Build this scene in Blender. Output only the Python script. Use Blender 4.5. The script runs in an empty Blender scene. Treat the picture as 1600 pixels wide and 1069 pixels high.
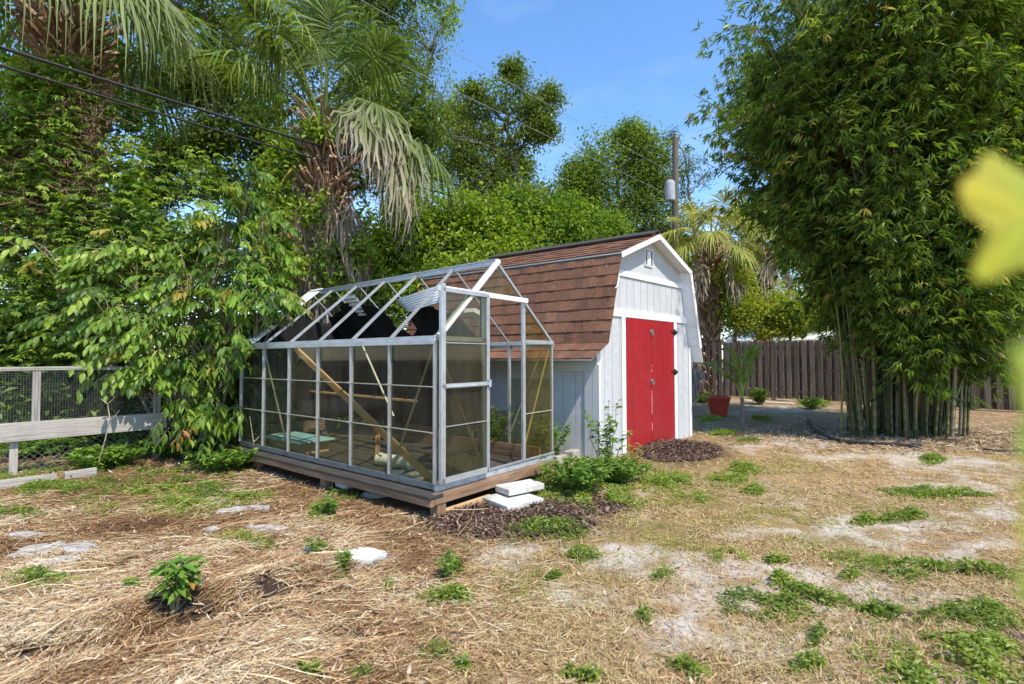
import bpy, math
import numpy as np
from math import radians as R, sin, cos, pi

rng = np.random.default_rng(7)
SC = bpy.context.scene
COL = SC.collection
CAMZ = 1.40
F = 788.2                      # focal length in photo pixels (1600 wide)
PITCH = R(1.83)


# ------------------------------------------------------------------ helpers
def at(u, v, d):
    """World point seen at photo pixel (u, v) and d metres ahead of the viewpoint."""
    x = (u - 800) / F
    y = (534.5 - v) / F
    c, s = cos(PITCH), sin(PITCH)
    fy, fz = c - y * s, s + y * c
    k = d / fy
    return np.array([x * k, d, CAMZ + fz * k])


def gp(u, v, z=0.0):
    """Ground point (height z) seen at a photo pixel."""
    x = (u - 800) / F
    y = (534.5 - v) / F
    c, s = cos(PITCH), sin(PITCH)
    fy, fz = c - y * s, s + y * c
    k = (z - CAMZ) / fz
    return np.array([x * k, fy * k, z])


def unit(a):
    a = np.asarray(a, float)
    return a / np.maximum(np.linalg.norm(a, axis=-1, keepdims=True), 1e-9)


def vnoise(P, scale=1.0, seed=0):
    """Value noise 0..1 at points P (n,3)."""
    P = np.asarray(P, float) * scale + seed * 17.31
    i = np.floor(P).astype(np.int64)
    f = P - i
    f = f * f * (3 - 2 * f)

    def h(a):
        n = (a[..., 0] * 374761393 + a[..., 1] * 668265263 + a[..., 2] * 2147483647) & 0x7fffffff
        n = (n ^ (n >> 13)) * 1274126177 & 0x7fffffff
        n = n ^ (n >> 16)
        return (n & 0xffff) / 65535.0
    out = 0
    for dx in (0, 1):
        for dy in (0, 1):
            for dz in (0, 1):
                w = (f[..., 0] if dx else 1 - f[..., 0]) * (f[..., 1] if dy else 1 - f[..., 1]) * (f[..., 2] if dz else 1 - f[..., 2])
                out = out + w * h(i + np.array([dx, dy, dz]))
    return out


def fbm(P, scale=1.0, seed=0, octs=3):
    o, a, t = 0, 1.0, 0
    for k in range(octs):
        o = o + a * vnoise(P, scale * 2 ** k, seed + k * 3)
        t += a
        a *= .5
    return o / t


class MB:
    def __init__(self):
        self.v, self.t, self.l, self.q, self.r, self.mq, self.mr = [], [], [], [], [], [], []
        self.n = 0

    def add(self, v, quads=None, tris=None, tint=(1, 1, 1), loc=None, mi=0):
        v = np.asarray(v, float).reshape(-1, 3)
        n = len(v)
        self.v.append(v)
        self.t.append(np.broadcast_to(np.asarray(tint, float), (n, 3)))
        self.l.append(v if loc is None else np.asarray(loc, float).reshape(-1, 3))
        if quads is not None and len(quads):
            q = np.asarray(quads, np.int64).reshape(-1, 4) + self.n
            self.q.append(q)
            self.mq.append(np.full(len(q), mi))
        if tris is not None and len(tris):
            q = np.asarray(tris, np.int64).reshape(-1, 3) + self.n
            self.r.append(q)
            self.mr.append(np.full(len(q), mi))
        self.n += n

    def build(self, name, mats, parent=None, smooth=False, bevel=0):
        me = bpy.data.meshes.new(name)
        V = np.concatenate(self.v)
        T = np.concatenate(self.t)
        Lc = np.concatenate(self.l)
        off = np.array(parent['_w']) if parent is not None else np.zeros(3)
        V = V - off
        q = np.concatenate(self.q) if self.q else np.zeros((0, 4), np.int64)
        r = np.concatenate(self.r) if self.r else np.zeros((0, 3), np.int64)
        mi = np.concatenate(self.mq + self.mr).astype(np.int32)
        me.vertices.add(len(V))
        me.vertices.foreach_set('co', V.astype(np.float32).ravel())
        nl = len(q) * 4 + len(r) * 3
        me.loops.add(nl)
        me.loops.foreach_set('vertex_index', np.concatenate([q.ravel(), r.ravel()]).astype(np.int32))
        me.polygons.add(len(q) + len(r))
        st = np.concatenate([np.arange(len(q)) * 4, len(q) * 4 + np.arange(len(r)) * 3]).astype(np.int32)
        me.polygons.foreach_set('loop_start', st)
        me.polygons.foreach_set('material_index', mi)
        me.polygons.foreach_set('use_smooth', np.full(len(st), smooth))
        a = me.attributes.new('tint', 'FLOAT_COLOR', 'POINT')
        a.data.foreach_set('color', np.c_[T, np.ones(len(T))].astype(np.float32).ravel())
        a = me.attributes.new('grain', 'FLOAT_VECTOR', 'POINT')
        a.data.foreach_set('vector', Lc.astype(np.float32).ravel())
        me.update(calc_edges=True)
        me.validate()
        for m in (mats if isinstance(mats, (list, tuple)) else [mats]):
            me.materials.append(m)
        o = bpy.data.objects.new(name, me)
        COL.objects.link(o)
        if parent is not None:
            o.parent = parent
            o['_w'] = list(off)
        else:
            o['_w'] = [0.0, 0.0, 0.0]
        if bevel:
            b = o.modifiers.new('edge', 'BEVEL')
            b.width = bevel
            b.segments = 2
            b.limit_method = 'ANGLE'
        return o

    # ---- shapes
    def beam(self, p0, p1, w, h, up=(0, 0, 1), tint=(1, 1, 1), mi=0, jit=0):
        """Box from p0 to p1; w across, h along 'up' (centred on the line)."""
        p0, p1 = np.asarray(p0, float), np.asarray(p1, float)
        d = p1 - p0
        L = np.linalg.norm(d)
        d = d / max(L, 1e-9)
        s = np.cross(d, np.asarray(up, float))
        if np.linalg.norm(s) < 1e-6:
            s = np.cross(d, (1, 0, 0.01))
        s = unit(s)
        u = np.cross(s, d)
        vs, lc = [], []
        o = rng.uniform(0, 50, 3)
        for a, t in ((p0, 0), (p1, L)):
            for i, j in ((-1, -1), (1, -1), (1, 1), (-1, 1)):
                vs.append(a + s * i * w / 2 + u * j * h / 2)
                lc.append(o + np.array([t, i * w / 2, j * h / 2]))
        f = [(0, 1, 2, 3), (7, 6, 5, 4), (0, 4, 5, 1), (1, 5, 6, 2), (2, 6, 7, 3), (3, 7, 4, 0)]
        self.add(vs, f, tint=tint, loc=lc, mi=mi)

    def prism(self, pts, d, tint=(1, 1, 1), mi=0):
        """Extrude a planar convex-ish polygon (k,3) by vector d."""
        pts = np.asarray(pts, float)
        k = len(pts)
        v = np.concatenate([pts, pts + np.asarray(d, float)])
        qs = [(i, (i + 1) % k, k + (i + 1) % k, k + i) for i in range(k)]
        ts = [(0, i + 1, i) for i in range(1, k - 1)] + [(k, k + i, k + i + 1) for i in range(1, k - 1)]
        self.add(v, qs, ts, tint=tint, mi=mi)

    def tube(self, pts, rad, n=8, tint=(1, 1, 1), mi=0, cap=True):
        pts = np.asarray(pts, float)
        k = len(pts)
        rad = np.broadcast_to(np.asarray(rad, float), (k,))
        d = np.gradient(pts, axis=0) if k > 2 else np.repeat((pts[-1] - pts[0])[None], k, 0)
        d = unit(d)
        ref = np.array([0, 0, 1.0]) if abs(d[0][2]) < .9 else np.array([1.0, 0, 0])
        s = unit(np.cross(d, ref))
        u = np.cross(d, s)
        a = np.linspace(0, 2 * pi, n, endpoint=False)
        ring = (s[:, None] * np.cos(a)[None, :, None] + u[:, None] * np.sin(a)[None, :, None])
        v = (pts[:, None] + ring * rad[:, None, None]).reshape(-1, 3)
        i = np.arange(k - 1)[:, None] * n
        j = np.arange(n)[None]
        jn = (j + 1) % n
        q = np.stack([i + j, i + jn, i + n + jn, i + n + j], -1).reshape(-1, 4)
        seg = np.r_[0, np.cumsum(np.linalg.norm(np.diff(pts, axis=0), axis=1))]
        lc = np.stack([np.repeat(seg, n), np.tile(np.cos(a), k) * np.repeat(rad, n), np.tile(np.sin(a), k) * np.repeat(rad, n)], -1)
        tr = None
        if np.ndim(tint) == 2 and len(tint) == k:
            tint = np.repeat(np.asarray(tint), n, 0)
        if cap:
            tr = [(0, b + 1, b) for b in range(1, n - 1)] + [((k - 1) * n, (k - 1) * n + b, (k - 1) * n + b + 1) for b in range(1, n - 1)]
        self.add(v, q, tr, tint=tint, loc=lc + rng.uniform(0, 50), mi=mi)

    def lathe(self, c, prof, n=24, tint=(1, 1, 1), mi=0):
        c = np.asarray(c, float)
        a = np.linspace(0, 2 * pi, n, endpoint=False)
        k = len(prof)
        v = np.array([[c[0] + r * cos(t), c[1] + r * sin(t), c[2] + z] for r, z in prof for t in a])
        i = np.arange(k - 1)[:, None] * n
        j = np.arange(n)[None]
        jn = (j + 1) % n
        q = np.stack([i + j, i + jn, i + n + jn, i + n + j], -1).reshape(-1, 4)
        self.add(v, q, tint=tint, mi=mi)

    def leaves(self, P, D, N, L, W, tint, fold=.25, curl=.15, mi=0, detail=1):
        """Many leaves: base P, direction D, upper-side normal N, length L, width W, colour tint."""
        P, D, N = np.asarray(P, float), unit(D), np.asarray(N, float)
        n = len(P)
        S = unit(np.cross(D, N))
        N = np.cross(S, D)
        L = np.broadcast_to(np.asarray(L, float), (n,))[:, None]
        W = np.broadcast_to(np.asarray(W, float), (n,))[:, None]
        tint = np.broadcast_to(np.asarray(tint, float), (n, 3))
        if detail == 1:
            m = P + D * L * .45
            V = np.stack([P, m + S * W / 2 + N * W * fold, P + D * L - N * L * curl, m - S * W / 2 + N * W * fold], 1)
            b = np.arange(n)[:, None] * 4
            T = np.concatenate([b + np.array([[0, 1, 2]]), b + np.array([[0, 2, 3]])])
            self.add(V.reshape(-1, 3), tris=T, tint=np.repeat(tint, 4, 0), mi=mi)
        else:
            c = lambda t: P + D * L * t - N * L * curl * t * t * 1.6
            def pr(t, w):
                q = c(t)
                return q - S * W * w + N * W * fold * 2 * w, q, q + S * W * w + N * W * fold * 2 * w
            a, b_, e = pr(.3, .42), pr(.62, .46), pr(.86, .2)
            V = np.stack([P, *a, *b_, *e, c(1.0)], 1)
            o = np.arange(n)[:, None] * 11
            T = np.concatenate([o + np.array([t]) for t in ((0, 2, 1), (0, 3, 2), (7, 8, 10), (8, 9, 10))])
            Q = np.concatenate([o + np.array([t]) for t in ((1, 2, 5, 4), (2, 3, 6, 5), (4, 5, 8, 7), (5, 6, 9, 8))])
            self.add(V.reshape(-1, 3), quads=Q, tris=T, tint=np.repeat(tint, 11, 0), mi=mi)

    def strips(self, paths, width, side, tint, mi=0):
        """Ribbons: paths (n,k,3), width (k,) or (n,k), side (n,3) or (n,k,3)."""
        paths = np.asarray(paths, float)
        n, k, _ = paths.shape
        w = np.broadcast_to(np.asarray(width, float), (n, k))[..., None]
        side = np.asarray(side, float)
        if side.ndim == 2:
            side = side[:, None]
        V = np.stack([paths - side * w / 2, paths + side * w / 2], 2).reshape(-1, 3)
        o = np.arange(n)[:, None, None] * (2 * k)
        i = np.arange(k - 1)[None, :, None] * 2
        Q = (o + i + np.array([0, 1, 3, 2])[None, None]).reshape(-1, 4)
        tint = np.asarray(tint, float)
        if tint.ndim == 1:
            tint = np.broadcast_to(tint, (n, 3))
        if tint.ndim == 3:
            tt = np.repeat(tint.reshape(-1, 3), 2, 0)
        else:
            tt = np.repeat(tint, 2 * k, 0)
        self.add(V, quads=Q, tint=tt, mi=mi)


def thing(name, label, cat, loc=(0, 0, 0), group=None):
    o = bpy.data.objects.new(name, None)
    COL.objects.link(o)
    o.location = [float(x) for x in loc]
    o['_w'] = [float(x) for x in loc]
    o.empty_display_size = .2
    o['label'] = label
    o['category'] = cat
    if group:
        o['group'] = group
    return o


def tag(o, label=None, cat=None, group=None, kind=None):
    for k, v in (('label', label), ('category', cat), ('group', group), ('kind', kind)):
        if v:
            o[k] = v
    return o


def pal(n, cols, p=None):
    """n colours, each a random blend between neighbours in a palette."""
    cols = np.asarray(cols, float)
    t = rng.random(n) * (len(cols) - 1) if p is None else np.clip(np.asarray(p), 0, .9999) * (len(cols) - 1)
    i = np.minimum(t.astype(int), len(cols) - 2)
    f = (t - i)[:, None]
    return (cols[i] * (1 - f) + cols[i + 1] * f) * rng.uniform(.85, 1.15, (n, 1))


def rvec(n):
    return unit(rng.normal(size=(n, 3)))


# ------------------------------------------------------------------ materials
def new_mat(name):
    m = bpy.data.materials.new(name)
    m.use_nodes = True
    nt = m.node_tree
    nt.nodes.clear()
    out = nt.nodes.new('ShaderNodeOutputMaterial')
    return m, nt, out


def nd(nt, t, **kw):
    n = nt.nodes.new('ShaderNode' + t)
    for k, v in kw.items():
        if k in n.inputs:
            n.inputs[k].default_value = v
        else:
            setattr(n, k, v)
    return n


def leaf_mat(name, trans=.4, rough=.45, gain=1.0, spec=.35):
    m, nt, out = new_mat(name)
    a = nd(nt, 'Attribute', attribute_name='tint')
    p = nd(nt, 'BsdfPrincipled', Roughness=rough)
    p.inputs['Specular IOR Level'].default_value = spec
    t = nd(nt, 'BsdfTranslucent')
    hs = nd(nt, 'HueSaturation', Hue=.485, Saturation=1.1, Value=1.7 * gain)
    mx = nd(nt, 'MixShader')
    mx.inputs[0].default_value = trans
    hb = nd(nt, 'HueSaturation', Hue=.487 if gain == 1.0 else .5, Saturation=.97, Value=1.1)
    nt.links.new(a.outputs['Color'], hb.inputs['Color'])
    nt.links.new(hb.outputs[0], p.inputs['Base Color'])
    nt.links.new(a.outputs['Color'], hs.inputs['Color'])
    nt.links.new(hs.outputs[0], t.inputs['Color'])
    nt.links.new(p.outputs[0], mx.inputs[1])
    nt.links.new(t.outputs[0], mx.inputs[2])
    nt.links.new(mx.outputs[0], out.inputs[0])
    return m


def surf_mat(name, cols, scale=4, stretch=(1, 1, 1), rough=.8, bump=.3, metal=0, detail=6, use_tint=True, coord='grain', spec=.3, bscale=None, dist=.01,
             stain=None, stain_scale=2.0, stain_amt=.5):
    """Noise-coloured surface; 'grain' coordinates run along each board or tube."""
    m, nt, out = new_mat(name)
    a = nd(nt, 'Attribute', attribute_name=coord)
    mp = nd(nt, 'Mapping')
    mp.inputs['Scale'].default_value = stretch
    no = nd(nt, 'TexNoise', Scale=scale, Detail=detail, Roughness=.65)
    cr = nd(nt, 'ValToRGB')
    e = cr.color_ramp.elements
    k = len(cols)
    while len(e) < k:
        e.new(.5)
    for i, c in enumerate(cols):
        e[i].position = .28 + .44 * i / max(k - 1, 1)
        e[i].color = (*c, 1)
    p = nd(nt, 'BsdfPrincipled', Roughness=rough, Metallic=metal)
    p.inputs['Specular IOR Level'].default_value = spec
    nt.links.new(a.outputs['Vector'], mp.inputs[0])
    nt.links.new(mp.outputs[0], no.inputs['Vector'])
    nt.links.new(no.outputs['Fac'], cr.inputs[0])
    c = cr.outputs[0]
    if stain is not None:
        g = nd(nt, 'Attribute', attribute_name=coord)
        n2 = nd(nt, 'TexNoise', Scale=stain_scale, Detail=8, Roughness=.7)
        nt.links.new(g.outputs['Vector'], n2.inputs['Vector'])
        r2 = nd(nt, 'ValToRGB')
        r2.color_ramp.elements[0].position = .5
        r2.color_ramp.elements[1].position = .72
        r2.color_ramp.elements[0].color = (0, 0, 0, 1)
        r2.color_ramp.elements[1].color = (stain_amt,) * 3 + (1,)
        nt.links.new(n2.outputs['Fac'], r2.inputs[0])
        ms = nd(nt, 'MixRGB')
        ms.inputs[2].default_value = (*stain, 1)
        nt.links.new(r2.outputs[0], ms.inputs[0])
        nt.links.new(c, ms.inputs[1])
        c = ms.outputs[0]
    if use_tint:
        t = nd(nt, 'Attribute', attribute_name='tint')
        mu = nd(nt, 'MixRGB', blend_type='MULTIPLY')
        mu.inputs[0].default_value = 1
        nt.links.new(c, mu.inputs[1])
        nt.links.new(t.outputs['Color'], mu.inputs[2])
        c = mu.outputs[0]
    nt.links.new(c, p.inputs['Base Color'])
    if bump:
        src = no
        if bscale:
            src = nd(nt, 'TexNoise', Scale=bscale, Detail=4)
            nt.links.new(mp.outputs[0], src.inputs['Vector'])
        b = nd(nt, 'Bump', Strength=bump, Distance=dist)
        nt.links.new(src.outputs['Fac'], b.inputs['Height'])
        nt.links.new(b.outputs[0], p.inputs['Normal'])
    nt.links.new(p.outputs[0], out.inputs[0])
    return m


def glass_mat(name, tint, dirt=.06, dirtcol=(.35, .34, .25)):
    """Thin old glazing: tinted see-through with fresnel reflection and a film of dirt."""
    m, nt, out = new_mat(name)
    tr = nd(nt, 'BsdfTransparent')
    tr.inputs[0].default_value = (*tint, 1)
    gl = nd(nt, 'BsdfGlossy', Roughness=.04)
    gl.inputs[0].default_value = (.9, .9, .9, 1)
    df = nd(nt, 'BsdfDiffuse')
    df.inputs[0].default_value = (*dirtcol, 1)
    g = nd(nt, 'Attribute', attribute_name='grain')
    no = nd(nt, 'TexNoise', Scale=4.0, Detail=8, Roughness=.75)
    mpg = nd(nt, 'Mapping')
    mpg.inputs['Scale'].default_value = (1.6, 1.6, .35)
    nt.links.new(g.outputs['Vector'], mpg.inputs[0])
    nt.links.new(mpg.outputs[0], no.inputs['Vector'])
    cr = nd(nt, 'ValToRGB')
    cr.color_ramp.elements[0].position = .35
    cr.color_ramp.elements[0].color = (dirt * .25,) * 3 + (1,)
    cr.color_ramp.elements[1].position = .75
    cr.color_ramp.elements[1].color = (dirt * 2.2,) * 3 + (1,)
    nt.links.new(no.outputs['Fac'], cr.inputs[0])
    m1 = nd(nt, 'MixShader')
    nt.links.new(cr.outputs[0], m1.inputs[0])
    nt.links.new(tr.outputs[0], m1.inputs[1])
    nt.links.new(df.outputs[0], m1.inputs[2])
    fr = nd(nt, 'LayerWeight', Blend=.5)
    fp = nd(nt, 'Math', operation='POWER')
    fp.inputs[1].default_value = 5
    fm = nd(nt, 'Math', operation='MULTIPLY_ADD')
    fm.inputs[1].default_value = .45
    fm.inputs[2].default_value = .018
    nt.links.new(fr.outputs['Facing'], fp.inputs[0])
    nt.links.new(fp.outputs[0], fm.inputs[0])
    m2 = nd(nt, 'MixShader')
    nt.links.new(fm.outputs[0], m2.inputs[0])
    nt.links.new(m1.outputs[0], m2.inputs[1])
    nt.links.new(gl.outputs[0], m2.inputs[2])
    nt.links.new(m2.outputs[0], out.inputs[0])
    return m


LEAF = leaf_mat('leaf', .42, .42)
LEAF_SOFT = leaf_mat('leaf_soft', .42, .6, spec=.2)
LEAF_GLOSS = leaf_mat('leaf_gloss', .38, .36, spec=.4)
PALM = leaf_mat('palm_leaf', .32, .55, spec=.22)
DRY = leaf_mat('dry_straw', .12, .8, .98, spec=.15)
BARK = surf_mat('bark', [(.07, .055, .045), (.2, .165, .13), (.3, .26, .21)], 9, (1, 2.2, 2.2), .9, .9, dist=.03)
PALMBARK = surf_mat('palm_bark', [(.12, .085, .065), (.26, .2, .155), (.4, .34, .28)], 14, (2.5, 1, 1), .9, .8, dist=.03)
CULM = surf_mat('bamboo_culm', [(.75, .75, .75), (1, 1, 1), (1.2, 1.1, .95)], 4, (.6, 2, 2), .4, .05, spec=.45)
TIMBER = surf_mat('treated_timber', [(.11, .062, .038), (.24, .145, .085), (.36, .24, .145)], 5, (.5, 9, 9), .75, .35, dist=.006, stain=(.12, .1, .09), stain_scale=3, stain_amt=.75)
GREYWOOD = surf_mat('weathered_wood', [(.2, .175, .155), (.39, .355, .32), (.53, .49, .45)], 6, (.45, 10, 10), .85, .4, dist=.006, stain=(.2, .16, .13), stain_scale=2.5, stain_amt=.6)
DARKDECK = surf_mat('old_deck_wood', [(.03, .027, .024), (.065, .058, .052), (.105, .096, .088)], 6, (.45, 10, 10), .85, .4, dist=.006)
FENCEWOOD = surf_mat('fence_wood', [(.075, .056, .043), (.15, .115, .09), (.26, .21, .165)], 5, (.4, 8, 8), .9, .4, dist=.008)
YWOOD = surf_mat('pine_board', [(.38, .22, .1), (.55, .35, .17), (.62, .44, .25)], 5, (.4, 9, 9), .7, .2, dist=.004)
ALU = surf_mat('aluminium', [(.36, .365, .375), (.48, .485, .5), (.56, .565, .575)], 7, (1, 3, 3), .42, .06, metal=.55, stain=(.33, .32, .29), stain_scale=6, stain_amt=.6)
GALV = surf_mat('galvanised', [(.34, .38, .42), (.5, .54, .58), (.62, .65, .68)], 9, (1, 3, 3), .5, .08, metal=.35, stain=(.22, .25, .2), stain_scale=5, stain_amt=.7)
OLDALU = surf_mat('dull_brace', [(.4, .38, .27), (.5, .48, .36), (.55, .53, .42)], 7, (1, 3, 3), .5, .06, metal=.3)
PVC = surf_mat('white_plastic', [(.66, .66, .63), (.74, .74, .71), (.78, .78, .76)], 5, (1, 1, 1), .45, .03, stain=(.5, .47, .38), stain_scale=7, stain_amt=.5)
GREYPAINT = surf_mat('pale_grey_paint', [(.42, .435, .455), (.48, .495, .515), (.53, .545, .56)], 3.5, (.6, 3, 3), .65, .12, dist=.004, stain=(.38, .39, .38), stain_scale=1.6, stain_amt=.35)
WHITEPAINT = surf_mat('white_paint', [(.68, .69, .7), (.77, .78, .79), (.8, .81, .82)], 4, (.6, 3, 3), .6, .1, dist=.003, stain=(.5, .48, .42), stain_scale=3, stain_amt=.35)
REDPAINT = surf_mat('red_paint', [(.26, .012, .016), (.32, .014, .02), (.36, .02, .025)], 2.5, (1, 3, 3), .42, .12, dist=.003, spec=.4, stain=(.2, .035, .03), stain_scale=3.4, stain_amt=.5, bscale=9)
WORN = surf_mat('worn_paint', [(.5, .12, .1), (.75, .6, .56), (.85, .8, .76)], 30, (1, 1, 1), .7, .1)
SHINGLE = surf_mat('asphalt_shingle', [(.5, .48, .48), (1, 1, 1), (1.5, 1.45, 1.4)], 42, (1, 1, 1), .92, .55, dist=.006, stain=(.12, .09, .075), stain_scale=2.2, stain_amt=.35)
IRON = surf_mat('black_iron', [(.02, .02, .02), (.045, .043, .04), (.1, .07, .05)], 20, (1, 1, 1), .5, .15, metal=.6)
STEEL = surf_mat('scratched_steel', [(.3, .3, .3), (.45, .45, .44), (.35, .28, .22)], 15, (1, 1, 1), .4, .1, metal=.8)
BLACKCLOTH = surf_mat('black_shade_cloth', [(.005, .005, .0055), (.008, .008, .009), (.012, .012, .013)], 60, (1, 1, 1), .85, .15)
CONCRETE = surf_mat('concrete', [(.24, .225, .2), (.36, .345, .315), (.45, .43, .4)], 7, (1, 1, 1), .9, .35, dist=.008, stain=(.22, .2, .16), stain_scale=4, stain_amt=.6)
WHITESLAB = surf_mat('white_slab', [(.44, .44, .41), (.58, .58, .55), (.66, .66, .63)], 8, (1, 1, 1), .85, .25, dist=.005, stain=(.27, .24, .18), stain_scale=5, stain_amt=.85)
TERRA = surf_mat('red_pot_plastic', [(.36, .05, .028), (.43, .065, .036), (.47, .08, .045)], 4, (1, 1, 1), .5, .06, spec=.35)
SOIL = surf_mat('soil', [(.02, .015, .012), (.06, .045, .035), (.1, .08, .06)], 30, (1, 1, 1), .95, .8, dist=.02)
TURQ = surf_mat('turquoise_lid', [(.2, .42, .47), (.27, .5, .55), (.32, .55, .6)], 4, (1, 1, 1), .5, .05)
RUBBER = surf_mat('black_rubber', [(.012, .012, .012), (.02, .02, .02), (.03, .03, .03)], 20, (1, 1, 1), .6, .1)
POLEWOOD = surf_mat('pole_wood', [(.07, .055, .045), (.13, .105, .085), (.2, .165, .13)], 6, (.4, 8, 8), .9, .5, dist=.01)
TRANSF = surf_mat('grey_enamel', [(.3, .32, .34), (.36, .38, .4), (.42, .44, .46)], 4, (1, 1, 1), .45, .05)
STUCCO = surf_mat('pale_stucco', [(.5, .46, .4), (.57, .53, .47), (.62, .58, .52)], 6, (1, 1, 1), .9, .2)
WHITEROOF = surf_mat('white_metal_roof', [(.6, .6, .6), (.7, .7, .7), (.76, .76, .76)], 3, (1, 1, 1), .5, .05)
WIREM = surf_mat('galvanised_wire', [(.3, .3, .31), (.42, .42, .43), (.5, .5, .5)], 20, (1, 1, 1), .5, 0, metal=.4)
GLASS = glass_mat('old_glazing', (.76, .755, .65), .042, (.31, .31, .25))
GLASSB = glass_mat('yellowed_glazing', (.86, .8, .62), .035, (.4, .33, .18))
CLEARPOLY = surf_mat('clear_poly', [(.55, .57, .6), (.68, .7, .72), (.74, .75, .77)], 5, (1, 1, 1), .35, .05)
ROCKM = surf_mat('pale_rock', [(.34, .29, .24), (.5, .46, .4), (.6, .56, .5)], 9, (1, 1, 1), .9, .5, dist=.01)

# ------------------------------------------------------------------ camera, sky, sun
cam = bpy.data.cameras.new('camera')
cam.sensor_width = 36
cam.lens = 36 * F / 1600
cam.clip_start = .02
cam.clip_end = 2000
cam.dof.use_dof = True
cam.dof.focus_distance = 6.5
cam.dof.aperture_fstop = 2.8
co = bpy.data.objects.new('camera', cam)
COL.objects.link(co)
co.location = (0, 0, CAMZ)
co.rotation_euler = (R(90) + PITCH, R(.12), 0)
SC.camera = co

SUN_AZ = (.6, -.8)            # ground direction towards the sun
SUN_EL = R(56)
w = bpy.data.worlds.new('World')
SC.world = w
w.use_nodes = True
nt = w.node_tree
nt.nodes.clear()
out = nt.nodes.new('ShaderNodeOutputWorld')
bg = nd(nt, 'Background', Strength=.15)
sky = nd(nt, 'TexSky', sky_type='NISHITA', sun_disc=False)
sky.sun_elevation = SUN_EL
sky.sun_rotation = math.atan2(SUN_AZ[0], SUN_AZ[1])
sky.air_density = 1.0
sky.dust_density = .1
sky.ozone_density = 3.0
tc = nd(nt, 'TexCoord')
mp = nd(nt, 'Mapping')
mp.inputs['Scale'].default_value = (1.0, 1.0, 2.6)
cn = nd(nt, 'TexNoise', Scale=1.7, Detail=7, Roughness=.55)
cr = nd(nt, 'ValToRGB')
cr.color_ramp.elements[0].position = .5
cr.color_ramp.elements[0].color = (0, 0, 0, 1)
cr.color_ramp.elements[1].position = .82
cr.color_ramp.elements[1].color = (.2, .2, .2, 1)
mx = nd(nt, 'MixRGB')
mx.inputs[2].default_value = (5.2, 5.6, 6.3, 1)
nt.links.new(tc.outputs['Generated'], mp.inputs[0])
nt.links.new(mp.outputs[0], cn.inputs['Vector'])
nt.links.new(cn.outputs['Fac'], cr.inputs[0])
nt.links.new(cr.outputs[0], mx.inputs[0])
hs = nd(nt, 'HueSaturation', Saturation=1.14)
nt.links.new(sky.outputs[0], hs.inputs['Color'])
nt.links.new(hs.outputs[0], mx.inputs[1])
nt.links.new(mx.outputs[0], bg.inputs[0])
nt.links.new(bg.outputs[0], out.inputs[0])

sl = bpy.data.lights.new('sun', 'SUN')
sl.energy = 3.0
sl.angle = R(.6)
sl.color = (1.0, .91, .76)
so = bpy.data.objects.new('sun', sl)
COL.objects.link(so)
sd = np.array([SUN_AZ[0] * cos(SUN_EL), SUN_AZ[1] * cos(SUN_EL), sin(SUN_EL)])
so.rotation_euler = (R(90) - SUN_EL, 0, math.atan2(SUN_AZ[0], -SUN_AZ[1]))
so.location = (10, -6, 15)

SC.view_settings.view_transform = 'Standard'
SC.view_settings.look = 'None'
SC.view_settings.gamma = 1
SC.view_settings.exposure = 1.08
SC.cycles.max_bounces = 8
SC.cycles.transparent_max_bounces = 24
SC.cycles.diffuse_bounces = 4
SC.cycles.use_denoising = True
SC.cycles.caustics_reflective = False
SC.cycles.caustics_refractive = False

# ------------------------------------------------------------------ ground
def to_px(P):
    x, y, z = P[:, 0], P[:, 1], P[:, 2] - CAMZ
    c, s = cos(PITCH), sin(PITCH)
    d = np.maximum(y * c + z * s, .05)
    return np.c_[800 + F * x / d, 534.5 - F * (-y * s + z * c) / d]


def blob_list(spec):
    """Photo ellipses (u, v, ru, rv) as ground ellipses (centre, half axes along x and y)."""
    o = []
    for u, v, ru, rv in spec:
        c = gp(u, v)
        rx = gp(u + ru, v)[0] - c[0]
        ry = (gp(u, max(v - rv, 600))[1] - gp(u, v + rv)[1]) / 2
        dirx = unit(c[:2])
        o.append((c[0], c[1], rx, ry, dirx))
    return o


def blob_field(P, spec):
    f = np.zeros(len(P))
    for cx, cy, rx, ry, dv in spec:
        dx, dy = P[:, 0] - cx, P[:, 1] - cy
        # shear so that the long axis follows the line of sight through the patch
        sx = dx - dy * (cx / cy)
        e = np.sqrt((sx / rx) ** 2 + (dy / ry) ** 2)
        f = np.maximum(f, np.clip(1.6 - e, 0, 1))
    return f


SAND = blob_list([(1480, 722, 70, 10), (1245, 692, 60, 9), (1430, 716, 60, 10), (1490, 762, 80, 10), (1370, 828, 120, 20), (1200, 900, 170, 22),
                  (1340, 940, 170, 30), (1250, 1000, 170, 30), (1130, 950, 120, 25), (1400, 1045, 170, 25), (1050, 965, 70, 35), (980, 868, 70, 14),
                  (810, 1060, 90, 12), (930, 935, 60, 25), (1500, 870, 60, 12), (565, 872, 55, 14), (800, 870, 45, 14), (1160, 700, 40, 5), (1330, 715, 70, 6),
                  (730, 1005, 50, 10), (1540, 800, 50, 12), (640, 940, 50, 12), (1200, 835, 60, 10), (1060, 880, 50, 10), (1230, 640, 60, 4), (1330, 668, 60, 5)])
MULCH_AND_DARK = blob_list([(800, 812, 120, 24), (900, 790, 70, 14), (1060, 706, 62, 15), (330, 965, 110, 14), (450, 925, 60, 12), (50, 1030, 60, 10), (440, 700, 60, 6), (560, 1000, 60, 8), (200, 1010, 60, 10)])  # mulch beds first, then plain dark ground patches, several along the straw hollow
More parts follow.
